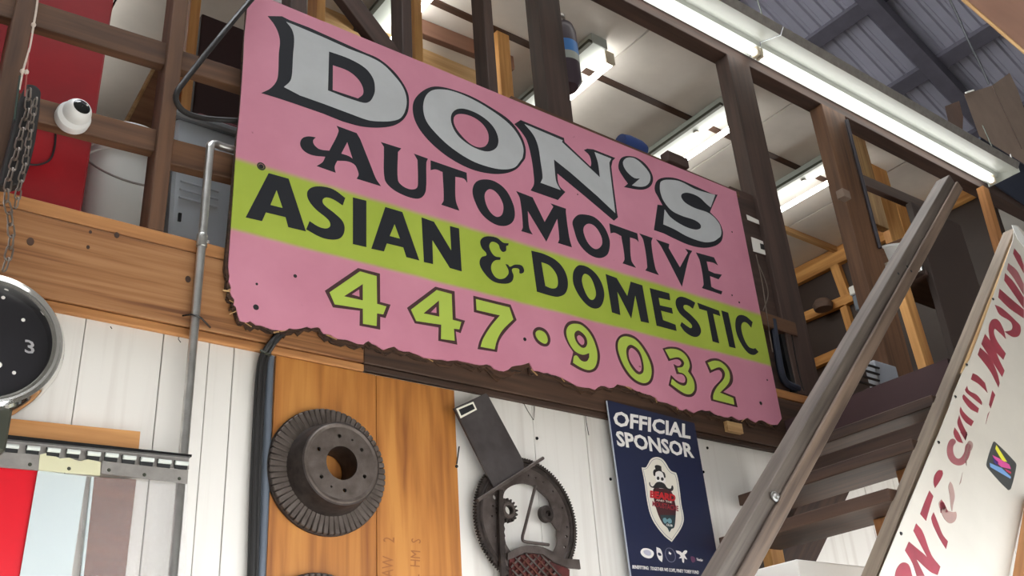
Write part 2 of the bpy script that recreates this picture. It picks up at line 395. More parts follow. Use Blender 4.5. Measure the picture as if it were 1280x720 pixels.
tag(b, 'orange brown sill plate lying on top of the wide beam', 'plate')
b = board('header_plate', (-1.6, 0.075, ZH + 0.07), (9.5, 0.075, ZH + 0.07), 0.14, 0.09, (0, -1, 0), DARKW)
tag(b, 'dark brown header along the top of the loft studs behind the tube light', 'header')
def stud(px, py, wpx, label, mat=STUDW, Y=0.026, dep=0.085, z0=ZL, z1=ZH, name='wall_stud', group='studs of the loft wall'):
    x0, x1 = P(px, py, Y).x, P(px + wpx, py, Y).x
    o = board(name, ((x0 + x1) / 2, Y + dep / 2, z0), ((x0 + x1) / 2, Y + dep / 2, z1), x1 - x0, dep, (0, -1, 0), mat)
    return tag(o, label, 'stud', group)
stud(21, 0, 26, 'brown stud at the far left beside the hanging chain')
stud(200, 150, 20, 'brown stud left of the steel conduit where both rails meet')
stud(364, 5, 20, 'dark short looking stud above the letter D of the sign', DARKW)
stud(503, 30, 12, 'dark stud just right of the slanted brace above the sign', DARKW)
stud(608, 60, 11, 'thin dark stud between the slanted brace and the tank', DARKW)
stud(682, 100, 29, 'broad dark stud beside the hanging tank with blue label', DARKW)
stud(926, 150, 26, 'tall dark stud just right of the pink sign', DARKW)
stud(1045, 200, 26, 'brown stud with a conduit along it behind the grey handrail', STUDW)
# rails between the studs on the left
def rail(pa, pb, hpx, label, mat=STUDW, Y=0.05, thk=0.04, name='loft_rail', cat='rail', group=None):
    a, b2 = P(*pa, Y), P(*pb, Y); h = (P(pa[0], pa[1], Y) - P(pa[0], pa[1] + hpx, Y)).length
    zc = (a.z + b2.z) / 2
    o = board(name, (a.x, Y + thk / 2, a.z - h / 2), (b2.x, Y + thk / 2, b2.z - h / 2), h, thk, (0, -1, 0), mat)
    return tag(o, label, cat, group)
rail((-60, -32), (214, 55), 32, 'upper brown loft rail between the two left studs')
rail((-60, 93), (204, 164), 31, 'lower brown loft rail carrying the white dome camera')
rail((222, 61), (330, 96), 24, 'upper brown rail right of the stud, crossed by the black cable')
rail((212, 172), (330, 203), 32, 'lower brown rail behind the steel conduit')
# slanted brace above the sign
o = board('brace', P(415, -25, 0.06), P(510, 100, 0.06), 0.085, 0.04, (0, -1, 0), DARKW); tag(o, 'dark slanted brace between two studs above the sign', 'brace')
# ledger along the top of the sign
a, b2 = P(640, 132, YB), P(925, 243, YB)
o = board('ledger', (a.x, YB + 0.05, 4.055), (b2.x, YB + 0.05, 4.045), 0.03, 0.10, (0, -1, 0), STUDW); tag(o, 'thin brown ledger along the top edge of the pink sign', 'ledger')
o = box('wood_block', (P(833, 205, 0.02).x, 0.0, 4.055), (P(858, 212, 0.02).x, 0.05, 4.11), DARKW, bevel=0.003); tag(o, 'small dark wood block on the ledger above the letter S', 'block')
# boards behind, catching the loft light
def rear(px, py, wpx, Y, label, mat=NEWW, z0=ZL, z1=ZC, dep=0.09):
    return stud(px, py, wpx, label, mat, Y, dep, z0, z1, name='rear_stud', group='posts inside the loft')
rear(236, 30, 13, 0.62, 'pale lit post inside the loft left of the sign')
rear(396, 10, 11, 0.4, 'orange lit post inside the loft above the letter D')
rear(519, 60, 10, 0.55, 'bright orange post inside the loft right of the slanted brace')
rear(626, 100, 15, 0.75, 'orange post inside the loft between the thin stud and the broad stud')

# ================================================================== the pink sign
SX0, SX1, SZT = P(297, 170).x, P(950, 393).x + 0.004, 4.03
sign = thing('painted_sign', ((SX0 + SX1) / 2, 0.01, 2.82), 'large weathered pink plywood sign with lime green band lettered DON\'S AUTOMOTIVE', 'sign')
# face paint: pink with a soft edged lime band, both real paint colours
m, ns, ls, bs = new_mat('sign_face_paint')
mp = coords(ns, ls, (1, 1, 1), rnd=False)
sep = node(ns, 'ShaderNodeSeparateXYZ'); ls.new(mp.outputs[0], sep.inputs[0])
nz = node(ns, 'ShaderNodeTexNoise', Scale=5.0, Detail=3.0); ls.new(mp.outputs[0], nz.inputs['Vector'])
def mathn(op, a, b=None):
    n = node(ns, 'ShaderNodeMath', operation=op)
    for i, v in enumerate((a, b)):
        if v is None: continue
        if isinstance(v, (int, float)): n.inputs[i].default_value = v
        else: ls.new(v, n.inputs[i])
    return n.outputs[0]
bl, br = P(295, 198.5), P(950, 393); cl, cr = P(295, 288), P(962, 457)
def edge(l, r, soft):            # 1 above the line, 0 below
    sl = (r.z - l.z) / (r.x - l.x)
    zz = mathn('SUBTRACT', sep.outputs['Z'], mathn('ADD', mathn('MULTIPLY', sep.outputs['X'], sl), l.z - sl * l.x))
    zz = mathn('ADD', zz, mathn('MULTIPLY', mathn('SUBTRACT', nz.outputs['Fac'], 0.5), 0.012))
    mr = node(ns, 'ShaderNodeMapRange', interpolation_type='SMOOTHSTEP'); mr.inputs['From Min'].default_value = -soft; mr.inputs['From Max'].default_value = soft
    ls.new(zz, mr.inputs['Value']); return mr.outputs[0]
band = mathn('SUBTRACT', edge(cl, cr, 0.010), edge(bl, br, 0.014))
n2 = node(ns, 'ShaderNodeTexNoise', Scale=2.3, Detail=6.0, Roughness=0.6); ls.new(mp.outputs[0], n2.inputs['Vector'])
def ramp(src, c1, c2, p1=0.3, p2=0.7):
    r = node(ns, 'ShaderNodeValToRGB'); e = r.color_ramp.elements; e[0].position = p1; e[1].position = p2; e[0].color = lin(c1); e[1].color = lin(c2); ls.new(src, r.inputs[0]); return r.outputs[0]
pk = ramp(n2.outputs['Fac'], (200, 128, 150), (216, 146, 168)); gr = ramp(n2.outputs['Fac'], (160, 180, 62), (178, 196, 78))
mx = node(ns, 'ShaderNodeMix', data_type='RGBA'); ls.new(band, mx.inputs[0]); ls.new(pk, mx.inputs[6]); ls.new(gr, mx.inputs[7])
# small brown scuffs
n3 = node(ns, 'ShaderNodeTexNoise', Scale=16.0, Detail=4.0); ls.new(mp.outputs[0], n3.inputs['Vector'])
scf = ramp(n3.outputs['Fac'], (120, 70, 70), (255, 255, 255), 0.22, 0.27)
mm = node(ns, 'ShaderNodeMix', data_type='RGBA', blend_type='MULTIPLY'); mm.inputs[0].default_value = 0.8; ls.new(mx.outputs[2], mm.inputs[6]); ls.new(scf, mm.inputs[7])
ls.new(mm.outputs[2], bs.inputs['Base Color']); bs.inputs['Roughness'].default_value = 0.42
SFACE = m
bot = [(285.5, 332), (287, 345), (286, 352), (289, 360), (288, 366), (293, 374), (292, 381), (296, 388), (300, 401), (308, 403), (313, 401), (320, 406), (330, 408), (341, 412), (352, 413), (362, 410), (372, 411), (384, 408), (394, 409), (400, 410), (405, 417), (412, 418), (417, 421), (430, 424), (441, 427), (455, 430), (461, 426), (470, 431), (480, 437), (493, 433), (505, 439), (517, 441), (530, 447), (545, 449), (560, 451), (572, 450), (585, 453), (600, 456), (609, 455), (618, 461), (630, 464), (640, 458), (652, 456), (662, 453), (667, 463), (680, 466), (690, 468), (703, 472), (716, 479), (730, 484), (744, 487), (752, 482), (762, 485), (772, 480), (785, 483), (795, 488), (806, 492), (820, 497), (827, 502), (842, 507), (850, 512), (858, 511), (868, 516), (878, 512), (888, 513), (897, 519), (905, 521), (915, 520), (924, 525), (935, 522), (945, 528), (953, 525), (962, 530), (972, 531)]
rim = []
for i, (x, y) in enumerate(bot):
    rim.append((x, y))
    if i < len(bot) - 1:
        q = bot[i + 1]; rim.append(((x + q[0]) / 2 + random.uniform(-1, 1), (y + q[1]) / 2 + random.uniform(-1.4, 1.4)))
left = [V((SX0 + random.uniform(-0.003, 0.002), 0, SZT - 0.1 * k)) for k in range(1, 7)]
face = [V((SX0 + 0.005, 0, SZT)), *left] + [P(x, y) for x, y in rim] + [V((SX1 + 0.003, 0, 2.9)), V((SX1, 0, 3.4)), V((SX1, 0, SZT))]
M0 = Matrix.Identity(4)
prism('painted_face', [face], (0, 0.004, 0), SFACE, sign, M=M0)
core = [V((SX0 + 0.006, 0.004, SZT - 0.003)), *[p + V((0.001, 0.004, 0)) for p in left]]
for i, (x, y) in enumerate(rim):
    q = P(x, y); core.append(q + V((random.uniform(-0.010, 0.0) if i < 14 else random.uniform(-.003, .003), 0.004, -random.uniform(0.002, 0.011) - (0.012 if 612 < x < 672 else 0))))
core += [V((SX1 + 0.002, 0.004, 2.9)), V((SX1 - 0.001, 0.004, SZT - 0.003))]
prism('plywood_core', [core], (0, 0.010, 0), CORE, sign, M=M0)
ply2 = [V((p.x + random.uniform(-.004, .004), 0.014, p.z - (random.uniform(-0.004, 0.012) if p.z < 3.2 else 0))) for p in core]
prism('back_ply', [ply2], (0, 0.005, 0), CORE, sign, M=M0)
# loose splinters along the rotten edge
for i in range(46):
    x, y = rim[random.randrange(16, len(rim))] if i > 10 else rim[random.randrange(0, 16)]
    q = P(x, y); d = V((random.uniform(-1, 1), 0, random.uniform(-.5, .2))).normalized()
    board('splinter', q + V((0, 0.004, 0)) - d * random.uniform(.008, .02), q + V((0, 0.003, -0.003)) + d * random.uniform(.008, .025), random.uniform(.002, .005), 0.002, (0, -1, 0), CORE if i % 3 else BLOCKW, sign, bevel=0)

A, C, E_, Fq, G, H, I_, J, K, L_, Mq, N_, O_, Q = (320, 0), (490, 80), (630, 130), (630, 200), (760, 180), (760, 260), (370, 140), (295, 200), (440, 230), (590, 270), (740, 330), (400, 320), (560, 360), (740, 400)
D_ = (490, 140)
def letter(o, txts, mat, lift=0.0006):
    return shape('letter', txts, o, 6.0, -lift, lift + 0.0004, mat, sign)
def big(o, black, white):
    l = letter(o, black, SBLACK, 0.0007); shape('letter_fill', white, o, 6.0, -0.0014, 0.0007, SWHITE, l)
big(A, ["88,120 195,122 250,150 400,207 600,297 800,387s 920,440s 1030,530s 1100,620s 1140,700s 1148,770s 1135,850s 1090,910s 1020,945s 900,957s 780,945s 650,910 500,850 300,780 150,730 40,697 105,665s 150,615s 166,560s 172,400s 180,310s 165,240s 135,180s",
        "577,488 690,530s 760,585s 800,650s 803,705s 765,738 680,710 575,675"],
       ["228,163 300,192 500,277 700,367 850,425s 950,480s 1040,570s 1100,650s 1128,730s 1125,810s 1090,880s 1030,905s 930,910s 840,900s 700,850 500,775 330,715 210,652 255,610s 270,560s 278,420s 287,290s 270,220s",
        "548,385 700,440s 820,510s 880,590s 893,670s 885,710s 860,755s 825,772s 780,765 660,725 540,678"])
big(C, ["330,168s 450,190s 600,245s 750,330s 880,420s 960,520s 1000,620s 1000,700s 980,735s 930,790s 850,820s 740,822s 600,790s 450,715s 330,625s 230,520s 172,420s 156,320s 180,250s 250,190s",
        "500,375s 580,385s 660,430s 715,500s 725,570s 700,615s 650,625s 590,600s 520,535s 470,460s 465,400s"],
       ["340,190s 450,202s 600,262s 750,350s 880,450s 950,540s 985,630s 980,700s 965,725s 920,775s 840,790s 740,775s 600,725s 450,630s 340,530s 260,430s 235,340s 245,260s 280,210s",
        "500,335s 580,345s 680,395s 760,470s 798,560s 785,625s 730,655s 660,645s 570,600s 490,530s 445,440s 450,370s"])
big(E_, ["78,150 125,120 450,255 455,285 650,470 655,440s 640,385s 600,345 625,335 670,340 835,405 815,425 805,470 820,600 850,825 855,850 825,875 600,685 400,520 405,580s 420,620s 460,660 405,720 200,648 225,600s 222,520s 205,400s 170,270s 120,195s"],
        ["155,150 440,272 435,285 720,550 705,440s 680,360 805,410 790,440 795,500 835,818 700,690 500,515 375,415 385,540s 395,590s 425,645 275,590 290,550s 275,430s 255,310s 220,230s"])
big(G, ["80,150s 100,105s 150,90s 220,105s 290,160s 335,240s 330,300s 290,335s 230,342s 120,322 150,297 110,240s 82,190s"],
       ["115,130s 145,103s 200,108s 265,160s 315,230s 312,285s 280,315s 230,320s 180,310 240,258 200,255s 150,215s 120,170s"])
big(G, ["355,300s 380,265s 440,250s 520,260s 640,310s 790,378 822,380 790,450 765,510 830,580s 860,650s 860,700s 845,735s 800,765s 720,778s 620,760s 500,710s 420,670 345,645 372,455 410,460 378,400s 353,350s"],
       ["390,310s 400,280s 450,268s 540,280s 660,340s 805,382 770,475 740,450s 680,395s 600,365s 555,375s 550,400s 580,440s 650,480s 760,520s 830,590s 850,650s 845,690s 830,705s 790,730s 720,735s 600,695s 500,640s 415,602 425,490 470,550s 560,610s 640,640s 690,635s 695,605s 650,570s 560,540s 480,500s 420,430s 393,360s"])
for o, t in [
    (I_, ["305,103 455,158 480,200 560,400 600,500s 638,556 455,500 470,470s 460,430s 440,395s 390,370s 310,365 290,410s 298,455 155,405 200,375s 220,335 130,325s 65,295s 32,245s 45,200s 90,183s 148,190 128,215s 140,250s 180,280s 250,290 320,145s", "385,225 425,350 395,330s 340,312"]),
    (I_, ["637,225 790,273 765,300 765,510s 800,555s 860,580s 905,570s 915,530s 912,360 885,312 990,350 978,380s 975,580s 950,635s 900,650s 800,620s 710,565s 665,500s 660,300 660,260"]),
    (D_, ["290,362 560,455 565,530 540,500s 475,485 478,660s 505,740 370,695 388,660s 380,450 330,430s 290,435"]),
    (D_, ["690,505s 770,520s 850,580s 905,680s 922,770s 900,830s 840,855s 760,835s 670,760s 615,650s 605,580s 630,525s", "735,578s 790,610s 830,680s 836,730s 820,775s 780,785s 730,740s 700,670s 698,610s"]),
    (Fq, ["92,233 215,280 305,465 370,350 350,325 465,365 465,400s 490,580s 510,655 405,622 415,590s 400,440 318,612 178,380 190,510s 215,558 130,533 142,500s 120,290s"]),
    (Fq, ["600,408s 680,430s 750,500s 790,590s 792,660s 770,715s 710,735s 630,700s 560,620s 525,520s 515,460s 550,415s", "630,478s 680,495s 725,560s 738,620s 720,655s 685,668s 640,635s 605,570s 597,510s"]),
    (Fq, ["790,475 1000,550 1010,615 990,595s 945,580 955,750s 990,808 890,775 905,740s 880,570 830,545s 800,550"]),
    (H, ["235,190 335,225 325,260s 355,450s 382,503 280,468 295,440s 265,240s"]),
    (H, ["360,235 460,270 455,300 540,445 600,335 580,305 632,322 610,360s 555,590 400,290s"]),
    (H, ["660,333 795,370 825,430 790,410s 740,400 755,470 800,490 855,500 830,535 765,510 775,590 800,605 858,625 850,648 705,600 718,570s 690,400s"]),
    (J, ["245,98 395,140 525,535 392,503 372,428 225,393 195,458 73,430", "305,225 350,360 258,337"]),
    (J, ["820,285 800,340 740,300s 680,280s 650,300s 660,335s 740,400s 800,460s 815,520s 790,580s 730,597s 640,580s 527,520 552,458 620,500s 680,513s 708,490s 690,445s 600,370s 545,300s 535,240s 570,205s 640,198s 730,220s"]),
    (J, ["877,280 978,305 978,653 877,630"]),
    (K, ["250,172 378,210 505,573 408,548 385,475 262,445 240,505 145,485", "320,300 360,410 283,390"]),
    (K, ["522,250 615,283 745,500 735,315 803,333 823,655 735,630 603,420 608,600 540,585"]),
    (L_, ["130,152s 190,165s 235,200s 275,205 272,220 258,225s 255,260s 230,268s 210,245s 200,215s 170,195s 145,195s 130,220s 137,255s 170,300s 215,310 212,328 170,335s 145,370s 150,420s 185,465s 235,470s 270,440s 275,410s 252,360 270,365s 285,380s 320,365s 370,370s 390,400s 385,425s 358,428s 355,400s 330,390s 300,400s 312,450s 295,495s 240,508s 160,490s 95,430s 58,360s 70,310s 110,290s 75,240s 62,190s 85,160s"]),
    (L_, ["445,260 540,285s 640,340s 700,420s 720,510s 700,580s 650,605s 600,600s 487,567", "520,345 580,370s 630,430s 645,490s 635,535s 600,543s 550,525"]),
    (L_, ["810,368s 880,390s 950,460s 990,560s 985,640s 950,690s 890,685s 820,620s 765,520s 757,440s 775,390s", "850,433s 890,460s 920,530s 930,590s 910,627s 880,620s 845,560s 825,490s 830,450s"]),
    (Mq, ["103,75 185,105 265,240 290,132 378,160 428,443 367,430 325,235 295,408 190,205 213,383 150,362"]),
    (Mq, ["433,180 580,220 587,272 500,252 510,310 600,330 607,373 518,350 533,420 627,455 635,502 485,462"]),
    (Mq, ["775,290 757,335 720,310s 690,310s 690,335s 740,380s 795,440s 818,500s 800,540s 760,545s 700,510s 662,460 672,435 720,470s 745,480s 750,460s 720,425s 660,370s 630,310s 635,260s 670,245s 730,265s"]),
    (Mq, ["790,290 952,350 963,390 908,372 955,595 905,580 862,352 805,335"]),
    (Mq, ["970,348 1022,365 1078,632 1030,620"]),
    (Mq, ["1205,435 1195,478 1160,440s 1130,440s 1120,480s 1140,560s 1175,620s 1210,635s 1225,630 1250,660 1215,682s 1170,665s 1115,590s 1080,500s 1078,420s 1100,385s 1150,390s"]),
]: letter(o, t, SBLACK)
for o, dark, green in [
    (N_, ["285,90 450,132 452,345 530,365 492,465 452,455 452,552 297,522 300,410 98,385 37,260", "295,250 297,305 238,288"], ["300,115 425,150 428,358 498,378 475,437 428,430 425,525 323,508 322,395 110,362 72,272", "322,210 322,333 180,302"]),
    (N_, ["865,230 1010,265 1018,465 1088,485 1055,578 1018,565 1030,665 888,635 890,535 712,505 653,388", "873,380 875,428 832,422"], ["875,255 988,285 995,478 1060,495 1045,550 1005,545 1010,635 908,622 910,515 722,487 683,402", "893,333 895,455 777,430"]),
    (O_, ["190,58 470,125 515,240 430,330s 385,400s 368,480 222,458 240,390s 290,300s 350,220 195,180"], ["210,83 460,145 490,235 410,315s 370,385s 350,460 245,440 265,380s 320,290s 390,205 215,165"]),
    (O_, ["690,293s 740,320s 768,380s 755,430s 715,437s 665,405s 637,345s 650,305s"], ["695,318s 730,340s 748,385s 738,415s 710,412s 675,385s 657,345s 668,322s"]),
    (O_, ["940,245s 1010,262s 1085,340s 1130,450s 1140,530s 1115,610s 1060,635s 990,615s 917,572 940,480 895,410s 868,330s 890,265s", "990,355s 1020,385s 1020,420s 1000,425s 972,390s 970,362s"], ["945,268s 1005,280s 1070,350s 1112,450s 1120,530s 1100,595s 1060,615s 1000,598s 938,560 955,505s 1000,545s 1040,550s 1060,520 1060,488 1010,500s 950,470s 905,400s 888,330s 905,285s", "985,320s 1030,360s 1045,410s 1030,445s 1000,445s 960,400s 948,350s 960,325s"]),
    (Q, ["260,103s 330,130s 400,210s 455,320s 465,400s 440,475s 380,492s 300,450s 230,360s 185,250s 178,170s 205,120s", "300,210s 345,250s 370,320s 370,375s 350,387s 310,345s 280,290s 277,230s"], ["260,123s 325,148s 385,220s 435,320s 447,400s 425,460s 380,472s 310,435s 245,350s 203,250s 195,180s 215,135s", "300,187s 355,230s 385,320s 385,390s 350,408s 305,370s 268,300s 257,230s 270,195s"]),
    (Q, ["530,213 580,200s 660,212s 725,270s 750,340s 745,390 780,460s 785,530s 750,575s 680,565s 575,490 592,412 640,455s 690,470s 700,440s 680,410s 635,405 612,330 650,345s 670,320s 640,295s 575,308"], ["548,222 600,215s 660,230s 710,275s 733,340s 720,385 760,450s 768,520s 740,555s 690,548s 592,480 600,440 650,480s 700,490s 715,445s 690,405s 650,390 640,358 680,350s 690,315s 650,280s 585,290"]),
    (Q, ["848,310 890,290s 950,292s 1020,340s 1055,410s 1050,480s 985,540 1075,575 1092,655 895,605 890,570s 910,510s 970,440s 975,400s 950,375s 885,398"], ["868,320 920,305s 970,318s 1020,370s 1035,430s 1020,480s 960,545 1060,585 1068,635 910,595 912,555s 940,500s 990,440s 995,390s 960,355s 895,375"]),
]:
    l = shape('digit', dark, o, 6.0, -0.0007, 0.0011, SBROWN, sign); shape('digit_fill', green, o, 6.0, -0.0014, 0.0007, SGREEN, l)
# bolts and holes through the face
for (x, y, r) in [(326.5, 208, 0.008), (320, 384, 0.009), (369, 345, 0.006), (321, 355, 0.004), (656, 424, 0.007), (915, 369, 0.004), (924, 378, 0.005), (951, 504, 0.008), (959, 475, 0.004), (378, 112, 0.007), (915, 290, 0.004), (722, 243, 0.003)]:
    c = P(x, y); lathe('bolt_hole', [(r, 0.0), (r * 0.9, 0.0012)], c, (0, -1, 0), BLACK, sign, seg=12)
c = P(326.5, 208); lathe('washer', [(0.014, 0.0), (0.014, 0.001), (0.009, 0.001)], c, (0, -1, 0), OLIVE, sign, seg=20, cap=False)

# ================================================================== things on the wall
# plywood boards behind the rotors
x0, xm, x1 = P(343, 470, 0.04).x, P(469, 500, 0.04).x, P(567, 500, 0.04).x
pw = thing('plywood_panel', ((x0 + x1) / 2, 0.042, 1.0), 'orange brown plywood panel on the white wall behind the brake rotor', 'panel')
zt = ZB - 0.026
for a, b2 in ((x0, xm - 0.001), (xm + 0.001, x1)):
    board('board', ((a + b2) / 2, 0.040, 1.0), ((a + b2) / 2, 0.040, zt), b2 - a, 0.012, (0, -1, 0), PLY, pw, bevel=0.001)
STAMP = flat('stamp_brown', (150, 92, 44), 0.6)
for s, pa, pb, up in (('AW    2', (491, 722), (493, 672), (-14, -1)), ('L  HM  S', (524, 724), (526, 674), (-12, -1))):
    text('stamp', s, pa, pb, 0, 0.0335, STAMP, pw, thk=0.0003, up=up)['kind'] = 'stuff'

def rotor(c, R, label, group):
    t = thing('brake_rotor', c, label, 'brake rotor', group)
    ax = (0, -1, 0); h1, h2 = 0.022, 0.095
    # swept disc: back plate, a ring of cooling vanes, hat
    lathe('back_plate', [(R * 0.55, 0.0), (R, 0.0), (R, 0.010), (R * 0.55, 0.010)], c, ax, CASTD, t, seg=64, cap=False)
    n = 62
    for k in range(n):
        a = 2 * math.pi * k / n; d = V((math.cos(a), 0, math.sin(a))); c2 = V(c) + V((0, -0.016, 0))
        board('vane', c2 + d * R * 0.70, c2 + d * R * 0.985, 0.0150, 0.016, (0, -1, 0), CAST, t, bevel=0.0025)
    lathe('hat_wall', [(R * 0.74, 0.008), (R * 0.73, 0.022), (R * 0.69, 0.030), (R * 0.66, h2 - 0.012), (R * 0.645, h2 - 0.002), (R * 0.62, h2)], c, ax, CASTD, t, seg=64, cap=False)
    cf = V(c) + V((0, -h2, 0))
    ring = circ(cf, R * 0.622, 64); holes = [circ(cf, R * 0.262, 40)]
    for k in range(6): a = math.radians(97 + 60 * k); holes.append(circ(cf + V((math.cos(a), 0, math.sin(a))) * R * 0.42, R * 0.032, 14))
    for k in (66, 246): a = math.radians(k); holes.append(circ(cf + V((math.cos(a), 0, math.sin(a))) * R * 0.42, R * 0.018, 12))
    prism('hat_face', [ring] + holes, (0, 0.010, 0), CAST, t)
    lathe('hub_shade', [(R * 0.262, h2 - 0.001), (R * 0.262, 0.004)], c, ax, CASTD, t, seg=40, cap=False)  # sleeve added to shade the hub hole
    lathe('hat_rim', [(R * 0.622, h2), (R * 0.60, h2 + 0.003), (R * 0.56, h2 + 0.0005)], c, ax, CAST, t, seg=64, cap=False)
    return t
c = P(407.6, 590, 0.032); rotor(c, 0.183, 'dark cast iron brake rotor hung high on the plywood panel', 'brake rotors on the plywood')
c2 = P(430, 716, -0.06); rotor((c2.x - 0.03, 0.032, P(420, 716, 0.01).z - 0.183), 0.183, 'second brake rotor on the plywood, only its top edge in view', 'brake rotors on the plywood')

# steel conduit with bend
px = [(262.5, 178), (259, 200), (252.5, 300), (246, 390), (239, 470), (232, 545)]
cxm = P(252.5, 300, 0.004).x
cond = thing('conduit', (cxm, 0.004, 0.5), 'vertical grey steel conduit left of the pink sign', 'conduit')
zt = P(262, 178, 0.004).z; pts = [V((cxm, 0.004, 0.3)), V((cxm, 0.004, zt - 0.02))]
for k in range(1, 9):
    a = math.pi / 2 * k / 8; pts.append(V((cxm + 0.035 * (1 - math.cos(a)), 0.004 + 0.02 * k / 8, zt - 0.02 + 0.035 * math.sin(a))))
pts.append(V((cxm + 0.16, 0.028, zt + 0.018)))
tube('pipe', pts, 0.0125, STEEL, cond, seg=14)
zc = P(252, 300, 0).z; lathe('coupling', [(0.0145, -0.02), (0.0155, -0.018), (0.0155, 0.018), (0.0145, 0.02)], (cxm, 0.004, zc), (0, 0, 1), STEEL, cond, seg=16)
lathe('set_screw', [(0.004, 0), (0.004, 0.006)], (cxm + 0.013, -0.004, zc - 0.004), (0.6, -0.8, 0), STEEL, cond, seg=8)
zc = P(247, 397, 0).z
tube('strap', [V((cxm - 0.03, 0.02, zc + 0.006)), V((cxm - 0.014, -0.006, zc + 0.003)), V((cxm, -0.0105, zc)), V((cxm + 0.014, -0.006, zc - 0.003)), V((cxm + 0.05, 0.02, zc - 0.012))], 0.0025, BLACKG, cond, seg=6)

# bundle of black cables beside the plywood
cb = thing('cable_bundle', P(318, 715, 0.03), 'bundle of black cables running down the left edge of the plywood', 'cables')
for k, (dx, dy, r) in enumerate(((0, 0, 0.0075), (5, 1, 0.0065), (-4, 3, 0.0045))):
    pp = [P(x + dx, y + dy, 0.034 - r * 1.2 if y > 440 else 0.012) for x, y in ((353, 409), (346, 419), (337, 430), (329, 445), (325, 470), (322, 520), (319, 580), (317, 640), (315, 720), (312, 800))]
    tube('cable', smoothpath(pp), r, RUBBER, cb, seg=8)
tube('saddle_clip', [P(326, 438, 0.006), P(331, 441, -0.004), P(338, 444, 0.006)], 0.004, OLIVE, cb, seg=6)
pp = [P(x, y, 0.034) for x, y in ((338, 446), (336, 480), (334, 540), (331, 620), (326, 730), (324, 800))]
o = tube('flat_duct', smoothpath(pp), 0.012, BLUEGREY, None, seg=10); tag(o, 'blue grey duct squeezed between the black cables and the plywood', 'duct')

# nail hook right of the plywood
nl = thing('hanging_nail', P(571, 585, 0.03), 'small dark nail sticking out beside the right edge of the plywood', 'nail')
tube('shank', [P(574, 558, 0.015), P(571, 580, 0.03)], 0.0022, BLACK, nl, seg=6)
lathe('head', [(0.005, 0), (0.005, 0.003)], P(570.5, 583, 0.03), (0, -1, 0), BLACK, nl, seg=10)
for (x, y) in [(867.5, 538.5), (884, 560), (924, 552), (951, 554), (879, 590), (627, 488), (671, 548), (763, 599)]:
    o = lathe('nail_head', [(0.006, 0), (0.005, 0.003)], P(x, y, YW + 0.001), (0, -1, 0), BLACKG, wall, seg=10)

for pp in (((642, 494), (648, 502), (655, 505), (660, 514), (667, 525), (668, 512), (668, 498)), ((731, 512), (733, 528), (736, 544)), ((602, 484), (602, 492)), ((225, 416), (223, 424), (226, 428)), ((138, 408), (140, 411))):
    tube('paint_crack', [P(x, y, YW - 0.0002) for x, y in pp], 0.0011, DARKBACK, wall, seg=5)
for (x, y, r) in ((38, 302, 0.009), (110, 309, 0.0045), (146, 294, 0.007), (235, 349, 0.008), (113, 290, 0.004)):
    q = P(x, y, YB); prism('knot', [circ(q, r, 14, r * 1.3)], (0, -0.0006, 0), TREADW, beam_left)
# ------------------------------------------------------------------ face sculpture of scrap parts
YS = 0.0
fc = P(660, 650, YS)
sc = thing('scrap_metal_face', (fc.x, YS, fc.z - 0.25), 'scrap metal face sculpture with flywheel head, top hat and mesh beard', 'sculpture')
u, v, h6 = (580, 560), (580, 630), (560, 480)
def pxs(lst, o, s, Y): return [P(o[0] + x / s, o[1] + y / s, Y) for x, y in lst]
# flywheel: toothed outer rim, inner opening cut as in the picture
RF = 0.203; teeth = []
for k in range(132):
    a = 2 * math.pi * k / 132
    for da, rr in ((0, RF), (0.018, RF), (0.024, RF - 0.005), (0.042, RF - 0.005)): teeth.append(fc + V((math.cos(a + da) * rr, 0, math.sin(a + da) * rr)))
prism('ring_gear', [teeth, circ(fc, RF - 0.014, 72)], (0, 0.014, 0), CASTD, sc)
opening = [P(x, y, YS + 0.004) for x, y in outline("400,455s 450,395s 560,355s 680,370s 770,440s 850,520s 880,620s 930,700s 930,860s 935,960s 900,1040 770,985s 640,975s 560,990s 470,1045 420,960 390,800 385,600", u, 8.0)]
hs = []
for (x, y, r) in [(645, 275, .003), (718, 300, .004), (790, 342, .0035), (890, 432, .0035), (985, 600, .0035), (290, 580, .0035), (280, 682, .0035), (310, 490, .008), (320, 885, .0035), (1030, 790, .004), (1025, 885, .005), (1010, 990, .005), (625, 165, .005)]:
    hs.append(circ(P(580 + x / 8, 560 + y / 8, YS + 0.004), r, 10))
cc = fc + V((0, 0.004, 0))
prism('flywheel_disc', [circ(cc, RF - 0.014, 72), opening] + hs, (0, 0.008, 0), SCULPT, sc)
lathe('disc_lip', [(RF - 0.030, 0.0), (RF - 0.026, 0.006), (RF - 0.020, 0.006), (RF - 0.015, 0.0)], cc, (0, -1, 0), CASTD, sc, seg=72, cap=False)
# hat
prism('hat_plate', [pxs([(45, 180), (285, 68), (300, 84), (557, 560), (575, 640), (345, 778)], h6, 6.0, YS - 0.014)], (0, 0.008, 0), SCULP2, sc)
hb = pxs([(62, 185), (190, 132), (217, 192), (95, 258)], h6, 6.0, YS - 0.0146)
prism('hat_window_frame', [hb, pxs([(80, 192), (185, 148), (203, 186), (100, 238)], h6, 6.0, YS - 0.0146)], (0, 0.0006, 0), CREAM, sc)
prism('hat_window', [pxs([(80, 192), (185, 148), (203, 186), (100, 238)], h6, 6.0, YS - 0.0144)], (0, 0.0004, 0), BLACK, sc)
tube('brim_rod', [P(597, 625.5, YS - 0.02), P(679, 572.5, YS - 0.02)], 0.0055, SCULPT, sc, seg=10)
